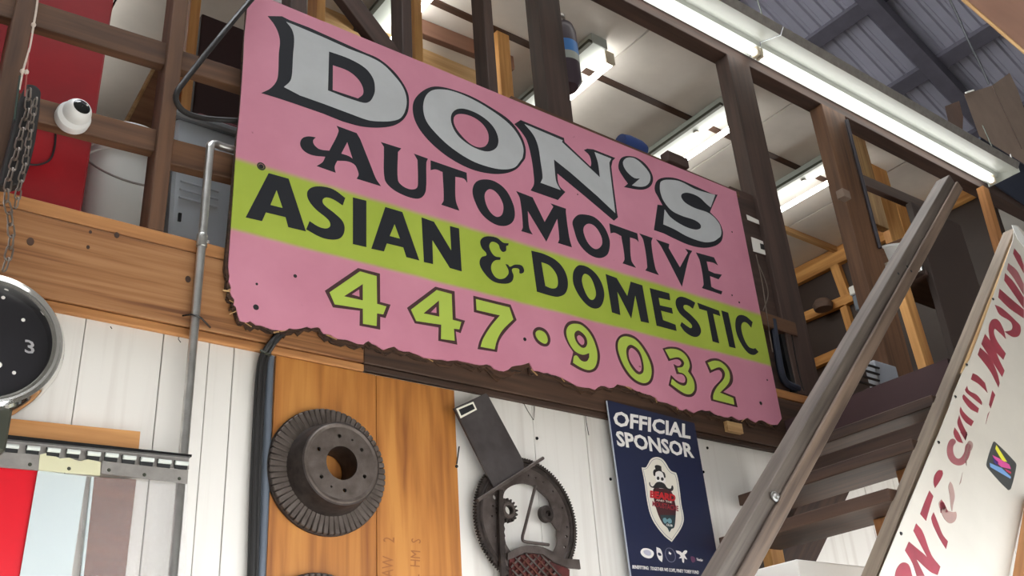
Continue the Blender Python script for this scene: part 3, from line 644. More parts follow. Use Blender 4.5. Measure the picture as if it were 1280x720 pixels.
# gear eye, sprocket eye
ge = P(635.5, 637.5, YS - 0.012); gt = []
for k in range(17):
    a = 2 * math.pi * k / 17
    for da, rr in ((0, .038), (0.12, .038), (0.18, .029), (0.30, .029)): gt.append(ge + V((math.cos(a + da) * rr, 0, math.sin(a + da) * rr)))
prism('gear_eye', [gt, circ(ge, 0.016, 24)], (0, 0.016, 0), CASTD, sc)
lathe('gear_hub', [(0.016, 0), (0.016, 0.006), (0.023, 0.006), (0.026, 0)], ge, (0, -1, 0), SCULPT, sc, seg=28, cap=False)
re_ = P(684, 642, YS - 0.01)
lathe('ring_eye', [(0.010, -0.016), (0.010, 0.006), (0.020, 0.006), (0.027, 0.0), (0.027, -0.016)], re_, (0, -1, 0), CASTD, sc, seg=28, cap=False)
prism('eye_arm', [pxs([(845, 620), (920, 590), (985, 680), (960, 830), (930, 815), (880, 745), (800, 725)], u, 8.0, YS - 0.004)], (0, 0.006, 0), SCULPT, sc)
# hex key nose
tube('hex_key_nose', smoothpath([P(669.5, 607, YS - 0.012), P(663, 632, YS - 0.012), P(656, 660, YS - 0.012)], 4) + smoothpath([P(653.3, 670, YS - 0.012), P(653.6, 675.5, YS - 0.012), P(658, 677.5, YS - 0.012)], 4) + [P(686, 681, YS - 0.012)], 0.0052, SCULPT, sc, seg=6)
# moustache bracket, side bar, mesh beard
prism('moustache_bracket', [[P(x, y, YS - 0.014) for x, y in outline("440,560 440,490 560,432s 640,415s 770,425s 880,500 1000,545 1155,555 1168,650 1050,640 900,580 790,500 610,485 520,530", v, 8.0)]], (0, 0.008, 0), SCULPT, sc)
bar = []
for k in range(28): t_ = k / 27; bar.append(P(628.5 + 4 * t_ + (1.2 if k % 2 else 0), 612 + 120 * t_, YS - 0.016))
bar += [P(627.5, 732, YS - 0.016), P(625.5, 690, YS - 0.016), P(624, 640, YS - 0.016), P(624.5, 612, YS - 0.016)]
prism('saw_bar', [bar], (0, 0.010, 0), CASTD, sc)
m0, m1 = P(634, 700, YS - 0.008), P(716, 735, YS - 0.008)
prism('beard_back', [[P(637, 697, YS - 0.002), P(660, 692, YS - 0.002), P(684, 694, YS - 0.002), P(712, 712, YS - 0.002), P(712, 760, YS - 0.002), P(636, 760, YS - 0.002)]], (0, 0.003, 0), flat('beard_red', (96, 34, 30), 0.7, noise=0.4, nscale=20), sc)
def clip(a, b2, fn):
    ok = [t / 40 for t in range(41) if fn(a + (b2 - a) * (t / 40))]
    return (a + (b2 - a) * ok[0], a + (b2 - a) * ok[-1]) if len(ok) > 3 else None
xl, xr = P(636, 720, YS).x, P(713, 720, YS).x; zt = P(665, 693, YS).z
def inside(p): return xl < p.x < xr and zt - 0.20 < p.z < zt - 0.002 - max(0.0, (p.x - (xl + 0.14)) * 0.75) - max(0, (xl + 0.06 - p.x) * 0.3)
for k in range(-9, 16):
    for sgn in (1, -1):
        a = V((xl + k * 0.030 - 0.2 * sgn * 0, YS - 0.009 - (0.002 if sgn > 0 else 0), zt)); a = V((xl + k * 0.030, a.y, zt + 0.05)); b2 = a + V((sgn * 0.36, 0, -0.30))
        q = clip(a, b2, inside)
        if q: board('mesh_strand', q[0], q[1], 0.0055, 0.003, (0, -1, 0), RUST if k % 2 else SCULPT, sc, bevel=0)

# ------------------------------------------------------------------ poster
YP = 0.010
po = thing('sponsor_poster', P(815, 700, YP), 'navy OFFICIAL SPONSOR poster with cream shield badge beside the handrail', 'poster')
pc = [P(759, 500, YP), P(868, 529, YP), P(896, 690, YP), P(898, 745, YP), P(792, 740, YP)]
prism('sheet', [pc], (0, 0.0012, 0), NAVY, po)
prism('sheet_edge', [[P(757.8, 501, YP + .0002), P(760.2, 501, YP + .0002), P(793.5, 740, YP + .0002), P(790.5, 740, YP + .0002)]], (0, 0.0025, 0), flat('poster_edge', (176, 180, 190), 0.4), po)
text('headline', 'OFFICIAL', (766.5, 531), (863, 548), 17.5, YP, INKW, po, bold=0.030, up=(0.6, -18))
text('headline', 'SPONSOR', (771.5, 556.5), (868, 572), 17, YP, INKW, po, bold=0.030, up=(-2.4, -18.5))
s12 = 11.963
b0 = (785, 560)
shape('badge', ["205,290 265,290s 300,240s 345,165s 420,135s 500,155s 560,215s 610,300s 650,345s 720,372 745,450s 775,640s 800,850s 830,1000s 833,1090s 790,1210s 655,1405 540,1310s 400,1130s 330,980s 285,780s 245,500s"], b0, s12, YP - 0.0006, 0.0006, CREAM, po)
shape('badge_line', ["225,312 275,305s 320,240s 360,185s 420,160s 495,180s 545,235s 600,320s 650,370s 705,390 728,470s 758,650s 784,860s 812,1000s 815,1080s 775,1190s 652,1375 550,1290s 415,1115s 348,970s 303,780s 262,500s",
                     "230,318 277,311s 325,245s 363,191s 420,166s 492,185s 541,240s 596,325s 648,376s 701,396 723,471s 753,650s 779,860s 806,1000s 809,1079s 770,1187s 652,1367 554,1286s 420,1112s 353,969s 308,780s 267,500s"], b0, s12, YP - 0.0009, 0.0003, INKG, po)
shape('skull', ["405,380s 470,345s 535,385s 556,450s 560,510s 500,515s 430,500s 415,450s"], b0, s12, YP - 0.0010, 0.0004, INKW, po)
for t_ in ("432,440s 450,425s 466,440s 468,468s 450,478s 434,465s", "495,448s 512,438s 530,450s 532,478s 512,490s 496,472s"): shape('eye_socket', t_, b0, s12, YP - 0.0014, 0.0004, INKD, po)
shape('hat', ["405,265s 450,255s 498,275 508,345s 545,370s 562,430s 548,450s 520,375s 470,345s 415,365s 400,420s 378,375s 385,330s 412,315"], b0, s12, YP - 0.0014, 0.0004, INKD, po)
shape('moustache', ["325,510s 335,550s 370,575s 420,520s 470,505s 540,530s 590,595s 640,605s 660,560s 680,600s 665,640s 620,640s 540,610s 480,600s 400,600s 345,585s 318,545s"], b0, s12, YP - 0.0014, 0.0004, INKD, po)
shape('beard', ["390,600s 480,605s 560,615s 640,640s 690,760s 715,900s 710,1060s 690,1190s 650,1210 620,1260 590,1195s 520,1130s 450,990s 400,820s 380,700s"], b0, s12, YP - 0.0010, 0.0004, flat('beard_print', (74, 40, 44), 0.4), po)
text('badge_word', 'BEARD', (812.5, 621.5), (844.5, 626.5), 8.5, YP - 0.0012, INKR, po, bold=0.05)
text('badge_word', 'AND THE', (820, 626), (840, 629), 2.2, YP - 0.0012, CREAM, po)
text('badge_word', 'MOUSTACHE', (815.5, 632.5), (848, 639), 6.5, YP - 0.0012, flat('print_wine', (150, 44, 54), 0.4), po, bold=0.02)
shape('beard_tip', ["480,1000 710,1005 705,1080s 690,1190 650,1210 620,1260 590,1195s 520,1110s"], b0, s12, YP - 0.0013, 0.0003, flat('print_deep_teal', (48, 66, 70), 0.4), po)
shape('beard_mark', ["525,1055s 560,1045s 585,1070s 620,1050s 650,1075s 650,1120s 610,1125s 590,1100s 560,1130s 530,1100s"], b0, s12, YP - 0.0016, 0.0003, INKT, po)
text('badge_word', 'CLUB', (833, 657), (840.5, 658.5), 2.6, YP - 0.0016, INKW, po, bold=0.02)
e0 = (785, 660)
shape('sponsor_mark', ["190,350s 230,305s 310,310s 375,350s 385,400s 340,450s 260,440s 205,400s", ], e0, s12, YP - 0.0008, 0.0005, INKW, po)
shape('sponsor_mark', ["235,340s 300,330s 345,370s 335,410s 275,405s 240,375s"], e0, s12, YP - 0.0011, 0.0003, flat('print_lilac', (190, 188, 204), 0.4), po)
shape('sponsor_mark', ["425,285 480,310s 510,370s 518,440s 510,510 465,470s 435,400s", "450,370s 490,380s 500,410s 460,410s"], e0, s12, YP - 0.0008, 0.0005, INKW, po)
shape('sponsor_mark', ["555,370s 580,305s 640,300s 690,350s 715,430s 690,500s 620,505s 570,440s", "563,372s 584,312s 638,308s 684,354s 706,430s 684,492s 622,497s 578,438s"], e0, s12, YP - 0.0008, 0.0005, INKG, po)
shape('sponsor_mark', ["612,350 650,380 640,400 610,385"], e0, s12, YP - 0.0008, 0.0005, INKW, po)
shape('sponsor_mark', ["715,335 780,350s 810,375 850,335s 885,345s 870,380s 845,400 885,470 860,460 840,445 835,520s 815,510 805,450 760,455 790,420 770,395s 735,375s"], e0, s12, YP - 0.0008, 0.0005, INKW, po)
shape('sponsor_mark', ["940,430s 970,425s 1000,450s 1000,500s 970,515s 945,480s"], e0, s12, YP - 0.0008, 0.0005, INKP, po)
text('sponsor_word', 'Yonder', (870.5, 700.5), (878.5, 702), 3.2, YP - 0.0006, INKW, po, bold=0.01)
text('small_print', 'BENEFITTING:  TOGETHER WE COPE, PINKY TOBEY FUND', (790.5, 710.5), (873.5, 717.5), 4.2, YP - 0.0002, INKW, po, bold=0.015)

# ------------------------------------------------------------------ clock on a chain
YC = -0.06
cl_c = P(-20, 428, YC)
ck = thing('wall_clock', (cl_c.x, YC, cl_c.z - 0.18), 'round black clock with thick chrome rim hanging at the left edge', 'clock')
RC = 0.175
lathe('rim', [(RC * 0.79, -0.005), (RC * 0.79, 0.016), (RC * 0.81, 0.026), (RC * 0.835, 0.020), (RC * 0.86, 0.030), (RC * 0.895, 0.033), (RC * 0.915, 0.024), (RC * 0.945, 0.026), (RC * 0.97, 0.016), (RC, 0.006), (RC, -0.05), (RC * 0.95, -0.055)], cl_c, (0, -1, 0), CHROME, ck, seg=72, cap=False)
lathe('dial', [(RC * 0.84, 0.0), (0.0005, 0.0)], cl_c, (0, -1, 0), flat('dial_black', (34, 33, 38), 0.35), ck, seg=64, cap=False)
lathe('case', [(RC * 0.95, 0.0), (RC * 0.9, 0.03), (0.001, 0.03)], cl_c + V((0, 0.05, 0)), (0, 1, 0), OLIVE, ck, seg=48, cap=False)
for (x, y, r) in ((4, 372, 0.0045), (29, 400, 0.0045), (17.5, 466, 0.0045), (-2, 456, 0.008), (-44, 372, 0.0045), (-69, 400, 0.0045), (-78, 432, 0.0045), (-58, 468, 0.0045), (-20, 485, 0.0045), (-20, 366, 0.0045)):
    lathe('hour_dot', [(r, 0.0), (r * 0.9, 0.0015)], P(x, y, YC), (0, -1, 0), INKW, ck, seg=14)
a, b2 = P(30.5, 440.5, YC - 0.001), P(42, 443, YC - 0.001)
text('numeral', '3', (31, 440), (43, 443), 16, YC - 0.0005, flat('numeral_grey', (176, 174, 178), 0.5), ck, bold=0.01)
o = box('hour_hand', (-0.07, -0.003, -0.004), (0.01, 0.0, 0.004), INKW, ck, M=Matrix.Translation(cl_c + V((0.005, -0.006, 0))) @ Matrix.Rotation(math.radians(-50), 4, 'Y'))
o = box('clock_bracket', (P(0, 515, YC).x - 0.05, YC - 0.01, P(0, 566, YC).z), (P(10.5, 540, YC).x, YC + 0.03, P(4, 508, YC).z), OLIVE, bevel=0.006); tag(o, 'dark olive metal bracket under the black clock', 'bracket')

# ------------------------------------------------------------------ chain, pouch and cord at the far left
YK = -0.05
def link(c, d, n, L, W, r, parent):
    d = V(d).normalized(); n = V(n); n = (n - d * n.dot(d)).normalized(); s = d.cross(n); pts = []
    for k in range(16):
        a = 2 * math.pi * k / 16; ex = math.cos(a) * W / 2; ez = math.sin(a) * W / 2 + (L - W) / 2 * (1 if math.sin(a) >= 0 else -1)
        pts.append(V(c) + s * ex + d * ez)
    return tube('link', pts, r, CHAINM, parent, seg=6, closed=True)
def chain(px, label, L=0.038, W=0.017, r=0.0025, Y=YK, name='chain'):
    p = smoothpath([P(x, y, Y) for x, y in px], 12); t = thing(name, p[-1], label, 'chain', 'hanging chains'); acc = 0; i = 0; k = 0; step = L - 2.4 * r
    dist = [0]
    for j in range(1, len(p)): dist.append(dist[-1] + (p[j] - p[j - 1]).length)
    s = 0.0
    while s < dist[-1]:
        while i < len(p) - 2 and dist[i + 1] < s: i += 1
        d = p[i + 1] - p[i]; q = p[i] + d * ((s - dist[i]) / max(1e-6, dist[i + 1] - dist[i]))
        link(q, d, (0.3, -1, 0) if k % 2 else (1, 0.4, 0.1), L, W, r, t); k += 1; s += step
    return t
chain([(36, 118), (34, 140), (27, 165), (20, 195), (12, 222), (8, 247), (12, 270), (14, 300), (9, 325), (3, 345)], 'longer steel chain dropping past the beam to the clock')
chain([(44, 128), (40, 150), (36, 175), (31, 205), (24, 235), (20, 258)], 'shorter steel chain doubled over the dark pouch', L=0.031, W=0.014, r=0.0021, Y=YK - 0.012)
pp = [(33, 104), (45, 106), (52, 112), (50, 140), (45, 175), (38, 205), (30, 228), (14, 233), (-2, 231), (6, 200), (15, 165), (22, 130)]
o = prism('hanging_pouch', [[P(x, y, YK + 0.012) for x, y in pp]], (0, 0.04, 0), DARKCH); tag(o, 'long dark pouch hanging behind the chains at the far left', 'pouch'); bmod = o.modifiers.new('b', 'BEVEL'); bmod.width = 0.012; bmod.segments = 2
cdn = thing('pull_cord', P(46, 5, YK), 'thin pale cord tied above the chains at the far left', 'cord')
tube('strand', smoothpath([P(x, y, YK) for x, y in ((49, -20), (46, 8), (42, 32), (37, 60), (29, 88), (24, 112))]), 0.0028, WIREW, cdn, seg=6)
tube('strand', smoothpath([P(x, y, YK) for x, y in ((43, 28), (37, 58), (34, 85), (31, 120))]), 0.0022, flat('red_cord', (170, 90, 84), 0.7), cdn, seg=6)
for (x, y) in ((42, 31), (28, 89), (33, 90)): lathe('knot', [(0.002, -0.008), (0.006, -0.003), (0.006, 0.003), (0.002, 0.008)], P(x, y, YK), (0.1, 0, 1), WIREW, cdn, seg=8)
tube('wire_end', [P(x, y, YK) for x, y in ((25, 95), (21, 125), (18, 150))], 0.003, flat('dark_green_wire', (50, 66, 58), 0.5), cdn, seg=6)

# dome camera on the lower rail
dc = P(90, 149, 0.045); ax = V((-0.10, -0.93, -0.36)).normalized()
dm = thing('dome_camera', dc, 'white dome security camera with black lens on the lower rail', 'camera')
lathe('base', [(0.047, 0.0), (0.047, 0.018), (0.044, 0.026), (0.036, 0.030), (0.001, 0.031)], dc, (0, -1, -0.1), WHITE, dm, seg=36, cap=False)
bc = dc + V((0.004, -0.034, 0.004)); prof = [(0.038 * math.cos(t_), 0.038 * math.sin(t_)) for t_ in [math.radians(a) for a in range(-60, 46, 8)]]
la = V((0.16, -0.95, 0.12)).normalized()
lathe('eyeball', prof + [(0.0235, 0.0275)], bc, la, WHITE, dm, seg=36, cap=False)
lathe('lens', [(0.024, 0.026), (0.022, 0.0285), (0.012, 0.031), (0.0005, 0.0315)], bc, la, GLASSB, dm, seg=28, cap=False)
for a in (0.6, 2.6, 4.3): lathe('infrared_led', [(0.003, 0.03), (0.0005, 0.032)], bc + V((math.cos(a) * 0.015, 0, math.sin(a) * 0.015)), la, CREAM, dm, seg=8, cap=False)

# thick black cable from the top of the sign to the stud
o = tube('black_cable', smoothpath([P(x, y, Y) for x, y, Y in ((330, -18, -0.02), (300, 16, -0.02), (262, 62, -0.02), (232, 100, -0.015), (221, 116, -0.01), (221, 128, 0.0), (231, 140, 0.01), (252, 147, 0.02), (280, 150, 0.028), (310, 151, 0.028))], 6), 0.009, RUBBER, seg=9)
tag(o, 'thick black cable drooping from above the sign to the stud', 'cable')

# ------------------------------------------------------------------ strip curtain at lower left
t4 = (0, 540)
YT = -0.012
tk = thing('strip_curtain_track', P(120, 600, YT), 'toothed metal hanging track of a strip curtain at the lower left', 'curtain track')
def q4(lst, Y): return [P(x / 4, 540 + y / 4, Y) for x, y in lst]
prism('top_rail', [q4([(-120, 4), (20, 12), (960, 113), (958, 124), (20, 34), (-120, 22)], YT - 0.012)], (0, 0.03, 0), BLACKG, tk)
prism('back_strip', [q4([(-120, 22), (20, 34), (945, 130), (945, 185), (20, 105), (-120, 95)], YT)], (0, 0.006, 0), GREYST, tk)
for (pp, mt) in (([(-120, 90), (0, 100), (197, 112), (193, 192), (0, 175), (-120, 166)], GREYST), ([(200, 112), (240, 104), (300, 132), (345, 128), (395, 146), (440, 136), (503, 150), (500, 218), (192, 190)], BRASSY), ([(512, 143), (560, 150), (650, 160), (740, 170), (830, 182), (942, 190), (937, 258), (505, 206)], GREYST)):
    prism('clamp_plate', [q4(pp, YT - 0.006)], (0, 0.005, 0), mt, tk)
for (x, y) in ((-42, 72), (60, 82), (165, 92), (267, 102), (366, 110), (468, 120), (557, 127), (645, 139), (735, 149), (822, 159), (907, 167)):
    a, b2, c_, d_ = q4([(x - 34, y - 26), (x + 34, y - 18), (x + 28, y + 22), (x - 34, y + 15)], YT - 0.007)
    prism('slot', [[a, b2, c_, d_]], (0, 0.003, 0), BLACK, tk)
    e1, e2 = q4([(x - 30, y - 14), (x + 34, y - 8)], YT - 0.012)
    tube('hook', [e1, e2], 0.0055, FIXW, tk, seg=8)
for (x, y) in ((150, 162), (345, 183), (545, 190), (722, 214), (897, 233)): lathe('rivet', [(0.0045, 0.0), (0.003, 0.003)], q4([(x, y)], YT - 0.006)[0], (0, -1, 0), OLIVE, tk, seg=10)
m, ns, ls, bs = new_mat('clear_strip'); bs.inputs['Base Color'].default_value = lin((206, 204, 206)); bs.inputs['Roughness'].default_value = 0.08; bs.inputs['Transmission Weight'].default_value = 0.0; bs.inputs['Alpha'].default_value = 0.12
CLEAR = m
m, ns, ls, bs = new_mat('sheen_strip'); bs.inputs['Base Color'].default_value = lin((212, 222, 224)); bs.inputs['Roughness'].default_value = 0.12; bs.inputs['Alpha'].default_value = 0.82; bs.inputs['Coat Weight'].default_value = 0.3  # whitish, nearly opaque colour stands in for light reflected on clear plastic
SHEEN = m
o = prism('plastic_strip', [q4([(190, 192), (432, 222), (350, 760), (92, 760)], YT + 0.002)], (0, 0.003, 0), SHEEN); tag(o, 'clear plastic strip with painted white sheen hanging from the yellowish clamp plate', 'strip', 'strips of the curtain')
o = prism('plastic_strip', [q4([(425, 222), (937, 256), (928, 760), (395, 760)], YT + 0.006)], (0, 0.003, 0), CLEAR); tag(o, 'wide transparent plastic strip hanging in front of the conduit', 'strip', 'strips of the curtain')
tube('folded_edge', q4([(462, 226), (405, 760)], YT), 0.004, SHEEN, o, seg=6)
o = prism('red_sheet', [q4([(-200, 160), (192, 190), (98, 760), (-200, 760)], YT + 0.010)], (0, 0.006, 0), REDP); tag(o, 'bright red sheet under the curtain track in the lower left corner', 'sheet')
o = prism('door_jamb', [q4([(470, 225), (682, 238), (618, 800), (400, 800)], 0.022)], (0, 0.022, 0), wood('jamb_wood', (128, 82, 62), (98, 60, 46), var=0.02)); tag(o, 'brown wooden jamb seen through the clear plastic strip', 'jamb')
o = prism('header_board', [[P(-30, 519, 0.016), P(11, 523, 0.016), P(175.5, 539.5, 0.016), P(173, 566, 0.016), P(-30, 545, 0.016)]], (0, 0.026, 0), wood('header_ply', (206, 150, 92), (170, 112, 60), var=0.02)); tag(o, 'orange plywood header board above the curtain track', 'board')

# ================================================================== tube lights
def sweepx(name, prof, x0, x1, mat, parent):
    """an open sheet profile of (y, z) points drawn along X, 2 mm thick"""
    n = len(prof); vs_ = [(x, y, z) for x in (x0, x1) for (y, z) in prof] + [(x, y, z + 0.003) for x in (x0, x1) for (y, z) in prof]
    fs = []
    for b0_ in (0, 2 * n):
        for i in range(n - 1): fs.append((b0_ + i, b0_ + i + 1, b0_ + n + i + 1, b0_ + n + i))
    for i in range(n - 1):
        for e in (0, n): fs.append((e + i, e + i + 1, 2 * n + e + i + 1, 2 * n + e + i))
    for i in (0, n - 1): fs.append((i, n + i, 3 * n + i, 2 * n + i))
    return mesh_obj(name, vs_, fs, mat, parent, M=Matrix.Translation((x0, prof[0][0], prof[0][1])))
TZ, TY = 5.012, -0.03
XE, XJ = 6.115, 3.73
fx = thing('tube_light', (XJ, TY - 0.08, TZ), 'long double tube light with white reflector in front of the loft', 'light')
def reflector(x0, x1, t):
    sweepx('reflector', [(TY + 0.050, TZ + 0.018), (TY + 0.030, TZ + 0.036), (TY - 0.026, TZ + 0.032), (TY - 0.031, TZ + 0.060)], x0, x1, FIXW, t)
    sweepx('side_wing', [(TY - 0.031, TZ + 0.060), (TY - 0.160, TZ + 0.016)], x0, x1, FIXW, t)
    sweepx('top_lip', [(TY - 0.160, TZ + 0.016), (TY - 0.185, TZ + 0.055)], x0, x1, GREYST, t)
reflector(XJ + 0.004, XE + 0.06, fx); reflector(XJ - 2.44, XJ - 0.004, fx)
for (a, b2) in ((XJ + 0.03, XE), (XJ - 2.38, XJ - 0.03)):
    tb = tube('tube', [(a, TY, TZ), (b2, TY, TZ)], 0.019, TUBEM, fx, seg=14)
for x in (XJ - 0.015, XJ + 0.015, XE + 0.012, XJ - 2.40):
    box('lampholder', (x - 0.010, TY - 0.022, TZ - 0.024), (x + 0.010, TY + 0.022, TZ + 0.045), BEIGE, fx, bevel=0.004)
box('end_cap', (XE + 0.06, TY - 0.165, TZ - 0.005), (XE + 0.066, TY + 0.055, TZ + 0.078), FIXW, fx)
tube('wire_loop', smoothpath([(XE + 0.02, TY - 0.15, TZ + 0.08), (XE + 0.03, TY - 0.16, TZ + 0.13), (XE + 0.07, TY - 0.14, TZ + 0.10), (XE + 0.075, TY - 0.12, TZ + 0.03)]), 0.003, GREYST, fx, seg=6)
tube('hanger', [(XJ - 0.05, TY - 0.12, TZ + 0.05), (XJ - 0.05, TY - 0.1, TZ + 0.35)], 0.004, OLIVE, fx, seg=6)
tube('hanger', [(XE - 0.1, TY - 0.12, TZ + 0.05), (XE - 0.1, TY - 0.1, TZ + 0.35)], 0.004, OLIVE, fx, seg=6)

def loft_light(X, label, y0=0.52, L=1.22):
    z = ZC - 0.13; t = thing('loft_tube_light', (X, y0 + L / 2, z), label, 'light', 'tube lights on the loft ceiling')
    box('channel', (X - 0.15, y0 - 0.03, z + 0.060), (X - 0.035, y0 + L + 0.03, ZC - 0.002), FIXG, t, bevel=0.004)
    box('cover_edge', (X - 0.175, y0 - 0.03, z + 0.050), (X - 0.15, y0 + L + 0.03, z + 0.07), OLIVE, t)
    tube('tube', [(X, y0, z), (X, y0 + L, z)], 0.017, LOFTM, t, seg=12)
    for y in (y0 - 0.012, y0 + L + 0.012): box('lampholder', (X - 0.04, y - 0.008, z - 0.02), (X + 0.018, y + 0.008, z + 0.062), BEIGE, t, bevel=0.003)
    lathe('knockout', [(0.018, 0), (0.016, 0.012)], (X - 0.09, y0 + 0.25, z + 0.060), (0, 0, -1), GREYST, t, seg=12)
for X, l in ((2.07, 'loft tube light glimpsed above the letter D of the sign'), (3.17, 'loft tube light right of the hanging tank'), (4.21, 'loft tube light directly above the letter S of the sign'), (5.27, 'loft tube light between the two tall studs right of the sign')): loft_light(X, l)
loft_light(0.62, 'unseen tube light behind the red cabinet, added to brighten the loft ceiling', y0=1.25)  # hidden lamp, put in to lift the dark left end of the ceiling

# ================================================================== inside the loft
o = box('red_cabinet', (-1.2, 0.19, ZL), (P(121, 140, 0.19).x, 0.75, ZC - 0.3), RED, bevel=0.006); tag(o, 'tall red metal cabinet behind the loft rails at the left', 'cabinet')
tube('wire', smoothpath([P(x, y, 0.185) for x, y in ((70, 160), (68, 185), (62, 200), (48, 206), (34, 205))]), 0.003, BLACK, o, seg=6)
# white pails
def pail(c, r, h, label, tilt=0.0, mat=BUCKET):
    t = thing('plastic_pail', c, label, 'pail', 'containers behind the left rails')
    lathe('body', [(r * 0.86, 0.0), (r * 0.97, h * 0.80), (r * 1.03, h * 0.80), (r * 1.03, h * 0.825), (r * 0.98, h * 0.825), (r * 0.985, h * 0.86), (r * 1.03, h * 0.86), (r * 1.03, h * 0.885), (r * 0.99, h * 0.885), (r, h)], c, (tilt, 0, 1), mat, t, seg=48)
    lathe('lid', [(r * 1.05, h * 0.965), (r * 1.06, h), (r * 1.02, h * 1.02), (r * 0.95, h * 1.005), (0.001, h * 1.005)], c, (tilt, 0, 1), mat, t, seg=48, cap=False)
    a = V(c) + V((0, 0, h * 0.84)); pts = [a + V((math.cos(k) * r * 1.06, math.sin(k) * r * 1.06, -abs(math.sin((k - math.pi) / 1)) * h * 0.30)) for k in [math.pi + math.pi * i / 14 for i in range(15)]]
    tube('bail_handle', pts, 0.0035, GREYST, t, seg=6)
    return t
pc_ = P(163, 240, 0.36); pail((pc_.x - 0.034, 0.34, ZL), 0.122, 0.46, 'white plastic pail behind the rails next to the red cabinet')
# bluish tote
x0, x1 = P(212, 250, 0.30).x, P(310, 270, 0.30).x
tt = thing('storage_tote', ((x0 + x1) / 2, 0.45, ZL), 'pale blue plastic tote behind the steel conduit', 'tote', 'containers behind the left rails')
zt = P(240, 152, 0.30).z
mesh_obj('body', [(x0 + 0.02, 0.32, ZL), (x1, 0.32, ZL), (x1, 0.62, ZL), (x0 + 0.02, 0.62, ZL), (x0 - 0.005, 0.30, zt), (x1 + 0.02, 0.30, zt), (x1 + 0.02, 0.64, zt), (x0 - 0.005, 0.64, zt)], [(0, 1, 2, 3), (4, 5, 6, 7), (0, 1, 5, 4), (1, 2, 6, 5), (2, 3, 7, 6), (3, 0, 4, 7)], TOTE, tt, bevel=0.01)
for k in (0.50, 0.55, 0.60): z = ZL + (zt - ZL) * k; box('rib', (x0 + 0.03, 0.303, z), (x0 + 0.16, 0.314, z + 0.007), TOTE, tt, bevel=0.002)
box('lid', (x0 - 0.02, 0.285, zt), (x1 + 0.03, 0.655, zt + 0.03), flat('lid_grey', (150, 154, 158), 0.4), tt, bevel=0.008)
z = ZL + (zt - ZL) * 0.36; box('latch', (x0 + 0.035, 0.306, z), (x0 + 0.045, 0.312, z + 0.03), BLACK, tt, M=Matrix.Translation((0, 0, 0)))
o = box('maroon_bag', (P(243, 130, 0.42).x, 0.42, zt + 0.03), (P(330, 150, 0.42).x, 0.62, zt + 0.16), MAROON, bevel=0.03); tag(o, 'maroon cloth bag lying on the pale blue tote', 'bag')
o = box('dark_carton', (P(246, 90, 0.66).x, 0.665, ZL), (P(345, 100, 0.66).x + 0.1, 1.1, P(270, 22, 0.66).z), DARKRED, bevel=0.004); tag(o, 'dark red brown carton behind the tote left of the sign', 'carton')
# leaning plywood sheet between cabinet and stud
o = prism('leaning_sheet', [[P(156, 155, 0.75), P(194, 82, 0.75), P(215, 70, 0.75), P(215, 165, 0.75)]], (0, 0.018, 0), wood('leaning_ply', (150, 110, 78), (120, 84, 58), var=0.02)); tag(o, 'brown plywood offcut leaning behind the white pail', 'sheet')
tube('pale_edge', [P(156, 155, 0.745), P(194, 82, 0.745), P(203, 62, 0.745)], 0.008, LATH, o, seg=6)
# hanging tank on the broad stud
tc = P(706, 70, 0.16)
tn = thing('gas_tank', (tc.x, 0.17, tc.z - 0.17), 'dark gas cylinder with blue and white label beside the broad stud', 'cylinder')
r = 0.072; zb, zt2 = P(712, 110, 0.16).z, P(712, 34, 0.16).z; hh = zt2 - zb
lathe('body', [(0.001, 0), (r * 0.7, 0.0), (r, 0.03), (r, hh * 0.82), (r * 0.85, hh * 0.93), (r * 0.45, hh), (0.001, hh * 1.01)], (tc.x, 0.17, zb), (0, 0, 1), TANK, tn, seg=32, cap=False)
lathe('label_band', [(r * 1.008, hh * 0.44), (r * 1.008, hh * 0.62)], (tc.x, 0.17, zb), (0, 0, 1), BLUEL, tn, seg=32, cap=False)
lathe('label_band', [(r * 1.008, hh * 0.32), (r * 1.008, hh * 0.44)], (tc.x, 0.17, zb), (0, 0, 1), FIXG, tn, seg=32, cap=False)
lathe('valve', [(0.018, hh), (0.018, hh + 0.03), (0.03, hh + 0.03), (0.03, hh + 0.045), (0.004, hh + 0.05)], (tc.x, 0.17, zb), (0, 0, 1), GREYST, tn, seg=14)
tube('hanging_wire', [(tc.x, 0.17, zb + hh + 0.05), (tc.x - 0.09, 0.09, ZH)], 0.004, OLIVE, tn, seg=6)
# blue bundle on the ledger
bc_ = P(790, 186, 0.12); o = lathe('blue_bundle', [(0.02, -0.075), (0.04, -0.07), (0.046, -0.03), (0.044, 0.04), (0.035, 0.07), (0.012, 0.078)], (bc_.x - 0.05, 0.075, 4.113), (1, 0, 0.0), BLUE, seg=20)
tag(o, 'small blue bundle lying behind the top edge of the sign', 'bundle')
# joists and boards glimpsed above the sign
o = board('joist', P(520, 33, 0.9), P(640, 80, 0.9), 0.10, 0.04, (0, -1, 0), BROWNP); tag(o, 'brown joist behind the orange post above the letter O', 'joist')
o = board('pale_board', P(400, 12, 1.1), P(610, 100, 1.1), 0.16, 0.02, (0, -1, 0), LATH); tag(o, 'pale lit board low behind the posts above the sign', 'board')
o = box('white_jug', (P(341, 5, 0.2).x, 0.16, P(342, 14, 0.2).z), (P(362, 5, 0.2).x, 0.30, P(342, -30, 0.2).z), BUCKET, bevel=0.02); tag(o, 'white plastic jug peeking over the top left of the sign', 'jug')
yT = PX(1050, 318, XR).y; a = P(960, 276, yT)
o = board('loft_tie', (a.x, yT, a.z), (XR, yT, a.z), 0.085, 0.04, (0, -1, 0), BLOCKW); tag(o, 'pale timber tie running from the tall stud to the end wall of the loft', 'tie')
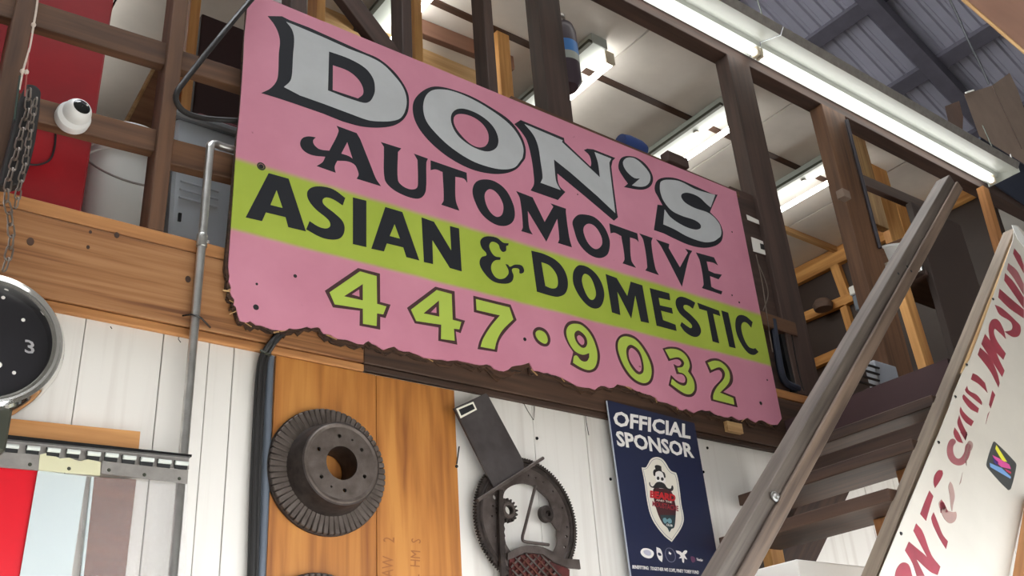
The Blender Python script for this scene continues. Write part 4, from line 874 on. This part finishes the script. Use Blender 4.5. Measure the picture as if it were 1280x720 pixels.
# pine frame on the end wall of the loft
sf = thing('shelf_frame', PX(1030, 400, XR), 'orange pine shelf frame on the dark end wall of the loft', 'shelf')
def fr(a, b2, wd, name='frame_bar'):
    board(name, PX(*a, XR - 0.03), PX(*b2, XR - 0.03), wd, 0.05, (-1, 0, 0), SHELFW, sf)
fr((1042, 326), (1062, 380), 0.075, 'upright'); fr((985, 406), (1085, 364), 0.075, 'shelf_bar'); fr((1056, 384), (1068, 425), 0.06, 'upright'); fr((1000, 463), (1090, 424), 0.075, 'shelf_bar')
o = board('wall_plate', (XR - 0.03, 0.13, ZC - 0.075), (XR - 0.03, 2.6, ZC - 0.075), 0.14, 0.05, (-1, 0, 0), SHELFW); tag(o, 'orange top plate where the loft ceiling meets the end wall', 'plate')
q = PX(1030, 388, XR - 0.12); o = lathe('grey_bag', [(0.02, 0), (0.07, 0.01), (0.08, 0.05), (0.05, 0.09), (0.01, 0.10)], q, (0, 0, 1), CARDD, seg=14); tag(o, 'grey crumpled bag on the pine shelf frame in the loft', 'bag')
# dark boarding between the sign and the tall stud
o = box('dark_board', (SX1 + 0.03, 0.05, ZL), (P(960, 300, 0.05).x, 0.075, 4.1), DARKW, bevel=0.002); tag(o, 'dark board filling the gap right of the sign', 'board')
o = board('nailer', P(945, 398, 0.04), P(992, 414, 0.04), 0.07, 0.04, (0, -1, 0), STUDW); tag(o, 'short brown nailer crossing the dark gap right of the sign', 'nailer')
o = prism('stuck_tag', [[P(933, 268, 0.044), P(954, 278, 0.044), P(955.5, 283, 0.044), P(934.5, 274.5, 0.044)]], (0, 0.002, 0), PAPER); tag(o, 'narrow pale strip stuck on the dark board', 'sticker')
o = prism('paper_tag', [[P(939, 296, 0.044), P(960, 304, 0.044), P(962, 320, 0.044), P(942, 314, 0.044)]], (0, 0.002, 0), PAPER); tag(o, 'small white paper tag on the dark board right of the sign', 'tag')
prism('print', [[P(950, 304, 0.0435), P(956, 306, 0.0435), P(957, 313, 0.0435), P(951, 311, 0.0435)]], (0, 0.001, 0), INKD, o)
for k, pp in enumerate((((945, 318), (952, 350), (956, 375), (960, 405), (966, 440)), ((948, 330), (957, 352), (960, 370), (954, 388)))):
    o = tube('hanging_string', smoothpath([P(x, y, 0.02) for x, y in pp]), 0.0025, CHAINM, seg=5); tag(o, ['thin grey string hanging down the dark board', 'short frayed string beside the paper tag'][k], 'string')
hb_ = thing('hanging_hoses', P(985, 480, 0.03), 'black hoses hanging right of the lower corner of the sign', 'hoses')
for k, pp in enumerate((((966, 400), (972, 440), (980, 475), (998, 486)), ((985, 410), (990, 440), (996, 470), (1002, 490)), ((975, 420), (984, 460), (992, 492)))):
    tube('hose', smoothpath([P(x, y, 0.03 + 0.01 * k) for x, y in pp]), 0.016 + 0.006 * (k == 2), BLACKG if k else NAVYD, hb_, seg=8)

# ------------------------------------------------------------------ right of the tall stud
o = tube('thin_conduit', [P(1058, 150, 0.012), P(1100, 310, 0.012)], 0.011, flat('conduit_dark', (62, 58, 66), 0.5), seg=8); tag(o, 'thin dark conduit strapped to the stud behind the handrail', 'conduit')
o = box('junction_box', (P(1050, 240, 0.0).x, -0.02, P(1050, 246, 0.0).z), (P(1058, 240, 0.0).x, 0.026, P(1050, 237, 0.0).z), CARD, bevel=0.003); tag(o, 'small beige junction box on the stud near the loft tube light', 'box')
zr = P(1130, 318, 0.45).z
rear(1066, 200, 22, 0.30, 'lit brown post behind the conduit stud under the tube light', BLOCKW, z0=zr, dep=0.05)
rear(1096, 230, 17, 0.45, 'pale post under the right end of the tube light', NEWW, z0=zr, dep=0.05)
rear(1122, 260, 15, 0.62, 'orange post near the top of the grey handrail', NEWW, z0=zr, dep=0.05)
o = board('brace', P(1056, 218, 0.113), P(1160, 262, 0.113), 0.075, 0.04, (0, -1, 0), DARKW); tag(o, 'dark sagging brace behind the posts under the tube light', 'brace')
o = board('cross_beam', P(1085, 326, 0.1), P(1160, 296, 0.1), 0.095, 0.05, (0, -1, 0), STUDW); tag(o, 'brown cross piece above the white tub behind the handrail', 'beam')
o = lathe('white_tub', [(0.10, 0), (0.13, 0.12), (0.14, 0.12), (0.14, 0.135), (0.001, 0.14)], P(1118, 345, 0.12), (0, 0, 1), WHITE, seg=28, cap=False); tag(o, 'white lidded tub half hidden behind the handrail', 'tub')
XA = XR - 0.16
p0, p1, p2, p3 = PX(1062, 370, XA), PX(1086, 358, XA), PX(1068, 389, XA), PX(1090, 380, XA)
tl = thing('grey_appliance', (XA, (p2.y + p3.y) / 2, p2.z), 'white and grey appliance at the right end of the pine shelf frame', 'appliance')
box('top', (XA, min(p0.y, p1.y), p0.z), (XR - 0.06, max(p0.y, p1.y), PX(1062, 358, XA).z), WHITE, tl, bevel=0.008)
box('body', (XA + 0.01, min(p2.y, p3.y), p2.z), (XR - 0.06, max(p2.y, p3.y), p0.z), BLUEGREY, tl, bevel=0.008)
box('vent', (XA + 0.004, min(p2.y, p3.y) + 0.05, p0.z - 0.035), (XA + 0.012, max(p2.y, p3.y) - 0.04, p0.z - 0.012), BLACK, tl)
vn = thing('louvre_vent', P(1088, 480, 0.0), 'pale grey louvred vent box under the loft beside the handrail', 'vent')
box('case', (P(1070, 455, 0.1).x, 0.0, P(1080, 482, 0.0).z), (P(1096, 455, 0.1).x, 0.06, P(1088, 448, 0.0).z), flat('vent_grey', (168, 174, 184), 0.5), vn, bevel=0.006)
for k in range(4): a = P(1074, 452 + 8 * k, -0.002); box('louvre', (a.x, -0.006, a.z - 0.008), (a.x + 0.16, 0.004, a.z), BLACK, vn)

# ================================================================== stairs along the wall
YN = -0.80                       # camera side face of the stairs
da = (P(1170, 300, YN - 0.03) - P(955, 700, YN - 0.03)).normalized(); dp = V((-da.z, 0, da.x))   # along the flight, and up square to it
def perp(p): return p.dot(dp)
hr = thing('handrail', P(985, 600, YN), 'weathered grey brown wooden handrail rising to the right', 'handrail')
lo_ = perp(P(1041, 540, YN - 0.012)); mid_ = perp(P(1022, 540, YN - 0.012)); top_ = perp(P(1000, 540, YN))
base = P(1041, 540, YN - 0.03); s0 = P(880, 840, YN).dot(da); s1 = P(1196, 231, YN).dot(da)
def along(s, h, y): q = da * s + dp * h; return V((q.x, y, q.z))
ty = YN
for k in range(200):
    ty += 0.001
    if perp(P(983, 540, ty)) <= top_: break
board('front_batten', along(s0, (lo_ + mid_) / 2, YN - 0.006), along(s1, (lo_ + mid_) / 2, YN - 0.006), mid_ - lo_, 0.012, (0, -1, 0), WEATH, hr)
board('rail_board', along(s0, (lo_ + top_) / 2, (ty + YN) / 2), along(s1, (lo_ + top_) / 2, (ty + YN) / 2), top_ - lo_, ty - YN, (0, -1, 0), wood('grey_rail', (106, 96, 88), (64, 56, 50), fine=55, broad=10, rough=0.5, var=0.02), hr)
bq = P(968, 621, YN - 0.004); lathe('lag_bolt', [(0.014, 0.0), (0.014, 0.004), (0.008, 0.005), (0.007, 0.012), (0.001, 0.013)], bq, (0, -1, 0), STEEL, hr, seg=16, cap=False)
for (x, y) in ((1134, 333), (1123, 342), (1139, 339)): lathe('nail_scar', [(0.006, 0.0), (0.004, 0.002)], P(x, y, YN - 0.0115), (0, -1, 0), BLACK, hr, seg=9)
# stringer, lath, banner
st = thing('stair_stringer', P(1150, 560, YN), 'grey wooden stair stringer along the upper edge of the white banner', 'stringer')
db = (P(1264, 290, YN - 0.02) - P(1123, 641, YN - 0.02)).normalized(); dq = V((-db.z, 0, db.x))
def along2(s, h, y): q = db * s + dq * h; return V((q.x, y, q.z))
e_ = P(1162, 551, YN - 0.02).dot(dq); sA, sB = P(1085, 800, YN).dot(db), P(1264, 288, YN).dot(db)
yb_ = YN - 0.02
for k in range(200):
    yb_ += 0.001
    if P(1145.7, 551, yb_).dot(dq) <= e_: break
board('stringer_board', along2(sA, e_ - 0.12, (YN - 0.02 + yb_) / 2), along2(sB, e_ - 0.12, (YN - 0.02 + yb_) / 2), 0.24, yb_ - YN + 0.02, (0, -1, 0), GREYW, st)
sC = P(1198, 460, YN - 0.03).dot(db)
board('lath', along2(sC, e_ - 0.026, YN - 0.026), along2(sB, e_ - 0.026, YN - 0.026), 0.030, 0.012, (0, -1, 0), LATH, st)
board('lath', along2(sA, e_ - 0.031, YN - 0.023), along2(sC - 0.01, e_ - 0.031, YN - 0.023), 0.022, 0.006, (0, -1, 0), LATH, st)
YBN = YN - 0.035
bn = thing('banner', P(1200, 700, YBN), 'white vinyl banner with large dark red letters fixed along the stair side', 'banner')
prism('sheet', [[P(x, y, YBN) for x, y in ((1268, 281), (1266, 300), (1256, 330), (1239, 378), (1222, 424), (1212, 450), (1203, 466), (1192, 492), (1187, 508), (1173, 543), (1165, 561), (1132, 640), (1107, 700), (1079, 770), (1240, 800), (1258, 735), (1275, 655), (1330, 420), (1290, 300), (1272, 282))]], (0, 0.002, 0), flat('vinyl', (208, 203, 194), 0.35, noise=0.05, nscale=3), bn)
VM = flat('vinyl_mid', (164, 98, 104), 0.4, noise=0.15, nscale=9)
VR, VG = flat('vinyl_red', (158, 62, 76), 0.4, noise=0.18, nscale=9), flat('vinyl_worn', (170, 140, 134), 0.45, noise=0.12, nscale=9)
e7, d7, c7, b7, a7 = (1080, 619), (1100, 540), (1100, 450), (1100, 360), (1100, 270)
for o, t, mt in [
    (e7, "350,597s 400,620s 430,718 440,800 350,880 270,800 280,690s 305,630s", VR),
    (e7, "365,490 400,412 530,520 565,555 440,315 465,250 520,320s 600,530s 680,635 655,710 590,680s 465,565 540,718 470,718 430,600s", VR),
    (e7, "620,150 660,250s 700,350s 747,410 730,478 660,360s 600,210s", VR), (e7, "690,35 740,130s 790,150s 820,150s 815,220s 770,250s 720,215s 680,130s 665,70s", VG),
    (d7, "440,520 475,570 450,650 410,790 358,727 390,640", VR), (d7, "555,342 520,340s 485,390s 478,450s 490,498 530,440s 560,375s", VR),
    (d7, "625,440 645,470s 665,570s 650,650s 640,700s 620,560s 610,480s", VG), (d7, "545,600 570,630 610,718 540,718 530,640", VR),
    (d7, "715,0 775,0 770,45 760,70", VR), (d7, "790,80s 825,100s 815,160s 780,190s 770,300 750,230s 765,150s", VG), (d7, "735,360 720,450 705,470 725,400", VG),
    (c7, "718,415 735,450s 780,500s 835,545 812,588 760,550s 720,490s 710,450s", VR), (c7, "705,490 730,560s 778,660 760,715 720,640s 690,560s", VR), (c7, "665,600 700,650s 740,740 690,720s 655,650s", VR),
    (c7, "775,230 790,270s 860,310s 905,370s 905,400 830,340s 770,290s 757,265", VR), (c7, "745,305 800,360s 880,430 870,470 800,430s 740,350s 735,320", VR),
    (c7, "1000,270 1025,310 985,430 970,395", VR), (c7, "975,455 940,570 960,480", VR),
]: shape('lettering', [t], o, 7.111, YBN - 0.0008, 0.0008, mt, bn)
for t in ('550,100 575,130 588,170 588,200 560,150 545,120',
          '*525,160 560,190s 588,245 588,290 550,225s 520,185',
          '512,200 545,235s 588,300 588,345 540,275s 508,230',
          '490,265 530,300s 588,350 588,385 530,345s 484,300',
          '470,330 500,345s 555,395s 575,420s 570,455s 545,462s 510,440 540,430s 535,400s 490,370s',
          '455,395s 480,390s 505,430s 515,470 485,440s 468,430s 475,470s 515,530 505,555 465,510s 445,440s',
          '430,450 460,490s 490,560s 510,600 500,625 465,570s 415,490',
          '410,505 450,545s 480,610s 490,650 485,668 450,600s 400,535',
          '380,610 400,620s 430,650 440,690 405,655s 372,635'):
    shape('lettering', [t.lstrip('*')], (1100, 280), 3.272, YBN - 0.0008, 0.0008, VM if t[0] == '*' else VR, bn)
shape('lettering', ['330,205s 315,225s 312,260s 325,290s 350,305s 375,300s 395,270s 400,230s 385,225s 375,260s 355,280s 338,265s 335,235s 345,215s'], (1080, 480), 3.0, YBN - 0.0008, 0.0008, VM, bn)
dk = shape('logo_diamond', ["1005,95s 1020,85s 1200,265s 1213,300s 1165,500s 1140,515s 960,320s 948,280s"], d7, 7.111, YBN - 0.001, 0.001, flat('logo_charcoal', (70, 72, 72), 0.3), bn)
for t, c_ in (("1035,115 1130,265 1090,260 1025,150", (226, 222, 70)), ("1000,205 1060,235 1150,290 1165,330 1080,310 1030,270", (206, 84, 150)), ("975,275 1080,320 1165,400 1160,415 980,310", (116, 156, 206)), ("1005,225 1050,265 1048,300 1015,270", (74, 56, 130)), ("1110,325 1165,355 1165,372 1125,350", (190, 60, 90))):
    shape('logo_stripe', [t], d7, 7.111, YBN - 0.0014, 0.0004, flat('logo_' + str(c_[0]) + str(c_[1]), c_, 0.3), dk)
for (x, y) in ((1241, 374), (1208, 456), (1194, 496), (1173, 553), (1126, 667)): lathe('tack', [(0.006, 0), (0.004, 0.004), (0.001, 0.005)], P(x, y, YBN), (0, -1, 0), BLACKG, bn, seg=10, cap=False)
prism('torn_flap', [[P(x, y, YBN - 0.004) for x, y in ((1265, 281), (1272, 284), (1283, 300), (1283, 312), (1272, 298))]], (0, 0.003, 0), WHITE, bn)
o = board('brown_post', P(1294, 625, YBN - 0.03), P(1276, 740, YBN - 0.03), 0.05, 0.04, (0, -1, 0), PLATE); tag(o, 'brown timber at the lower right corner in front of the banner', 'timber')
# treads
for i in (-2, 0, 1, 2):
    X, Z = 2.745 + 0.206 * i, 2.336 + 0.188 * i
    lab = {-2: 'lowest stair tread, mostly below the picture', 0: 'dark stair tread just above the white carton, left end behind the handrail', 1: 'stair tread whose far end sticks out left of the handrail', 2: 'stair tread next above the one sticking out past the handrail', 3: 'second highest stair tread, level with the louvred vent', 4: 'highest stair tread at the loft floor'}[i]
    td = thing('stair_tread', (X, YN / 2, Z - 0.04), lab, 'tread', 'stair treads')
    board('tread_board', (X + 0.125, YN + 0.03, Z - 0.02), (X + 0.125, -0.02 if i == 1 else -0.07, Z - 0.02), 0.25, 0.040, (0, 0, 1), TREADW, td)
    board('cleat', (X + 0.19, YN + 0.13, Z - 0.17), (X + 0.19, YN + 0.13, Z - 0.041), 0.05, 0.16, (0, 1, 0), PLATE, td)
    board('riser', (X + 0.235, YN + 0.03, Z + 0.060), (X + 0.235, -0.07, Z + 0.060), 0.11, 0.018, (1, 0, 0), TREADW, td) if i == 1 else None
# far stringer against the wall
w_lo, w_hi = perp(P(1041, 650, -0.045)), perp(P(988, 642, -0.045)); w0 = P(1000, 790, -0.045).dot(da)
o = board('wall_stringer', along(w0, (w_lo + w_hi) / 2, -0.045), along(w0 + 1.25, (w_lo + w_hi) / 2, -0.045), w_hi - w_lo, 0.04, (0, -1, 0), TREADW); tag(o, 'brown stair stringer fixed to the wall behind the treads', 'stringer')
# props under and behind the stairs
o = board('orange_post', P(1126, 355, -0.42), P(1172, 505, -0.42), 0.075, 0.04, (0, -1, 0), NEWW); tag(o, 'orange pine prop between the handrail and the stringer', 'post')
o = board('orange_post', P(959, 655, -0.12), P(975, 740, -0.12), 0.075, 0.04, (0, -1, 0), NEWW); tag(o, 'orange pine prop under the treads at the bottom of the picture', 'post')
o = box('white_carton', (P(997, 705, -0.45).x, -0.45, P(997, 740, -0.45).z), (P(1105, 690, -0.45).x, -0.12, P(997, 699, -0.45).z), PAPER, bevel=0.003, ); tag(o, 'white carton with loose top flap under the stairs', 'carton')
o.data.transform(Matrix.Identity(4))
# landing and the dark room behind it
o = box('landing', (3.38, -0.75, 2.78), (6.9, 0.015, 2.90), DARKRED); tag(o, 'dark underside of the landing at the top of the stairs', 'landing')
o = box('dark_door', (P(1182, 400, -0.02).x, -0.02, ZL), (P(1238, 400, -0.02).x, 0.02, P(1160, 262, -0.02).z), DARKPANEL, bevel=0.004); tag(o, 'plain dark brown door at the top of the stairs', 'door')
o = board('landing_post', P(1228, 236, 0.0), P(1272, 390, 0.0), 0.07, 0.05, (0, -1, 0), PLATE); tag(o, 'short orange post under the landing rail near the banner top', 'post')
o = box('dark_shelf', (P(1138, 352, 0.1).x, 0.0, P(1138, 352, 0.1).z), (P(1185, 340, 0.1).x, 0.25, P(1138, 346, 0.1).z), DARKW, bevel=0.002); tag(o, 'dark shelf with bottles right of the handrail', 'shelf')
for k, (x, y, mt) in enumerate(((1156, 336, STEEL), (1166, 333, BLUEGREY), (1177, 322, STEEL))):
    q = P(x, y, 0.06); o = lathe('bottle', [(0.02, 0), (0.035, 0.005), (0.035, 0.09), (0.015, 0.12), (0.014, 0.15), (0.001, 0.152)], (q.x, 0.08, P(1138, 346, 0.1).z), (0, 0, 1), mt, seg=16); tag(o, ['shiny small can on the dark shelf nearest the handrail', 'dull blue bottle in the middle of the dark shelf', 'shiny small can at the right end of the dark shelf'][k], 'bottle', 'bottles on the dark shelf')
# boxes above the landing and stored sheet overhead
def quadbox(name, corners, Y, off, mat, label, cat):
    o = prism(name, [[P(x, y, Y) for x, y in corners]], off, mat); return tag(o, label, cat)
def away(x, y, d): return ray(x, y).normalized() * d
cb1 = quadbox('cardboard_box', [(1205, 118), (1240, 107), (1262, 91), (1272, 112), (1285, 150), (1285, 208), (1224, 170)], 0.0, away(1245, 140, 0.35), CARD, 'large grey brown cardboard box above the right end of the tube light', 'box')
tube('corner_seam', [P(1240, 107, -0.003), P(1277, 186, -0.003)], 0.004, CARDD, cb1, seg=6)
tube('tape_edge', [P(1207, 116, -0.004), P(1217, 113, -0.004)], 0.006, PAPER, cb1, seg=6)
quadbox('small_carton', [(1181, 133), (1199, 126), (1204, 146), (1203, 166), (1190, 172)], 0.1, away(1190, 150, 0.3), CARDD, 'small dark carton left of the large cardboard box', 'box')
quadbox('dark_tarp', [(1225, 171), (1290, 213), (1290, 262), (1240, 228), (1230, 200)], 0.018, (0.0, 0.010, 0.0), NAVYD, 'dark navy tarp under the large cardboard box', 'tarp')
zz = 3.55
o = prism('stored_sheet', [[PZ(x, y, zz) for x, y in ((1196, -8), (1285, 69), (1400, 40), (1300, -80))]], (0, 0, 0.02), BROWNP); tag(o, 'brown plywood sheet stored overhead in the upper right corner', 'sheet')
tube('edge_strip', [PZ(1196, -8, zz), PZ(1285, 69, zz)], 0.006, LATH, o, seg=6)
o = tube('roof_cable', smoothpath([P(x, y, 0.9) for x, y in ((1185, -5), (1198, 22), (1210, 50), (1225, 80), (1236, 105))]), 0.012, BLACK, seg=6); tag(o, 'thin black cable hanging in front of the corrugated roof', 'cable')
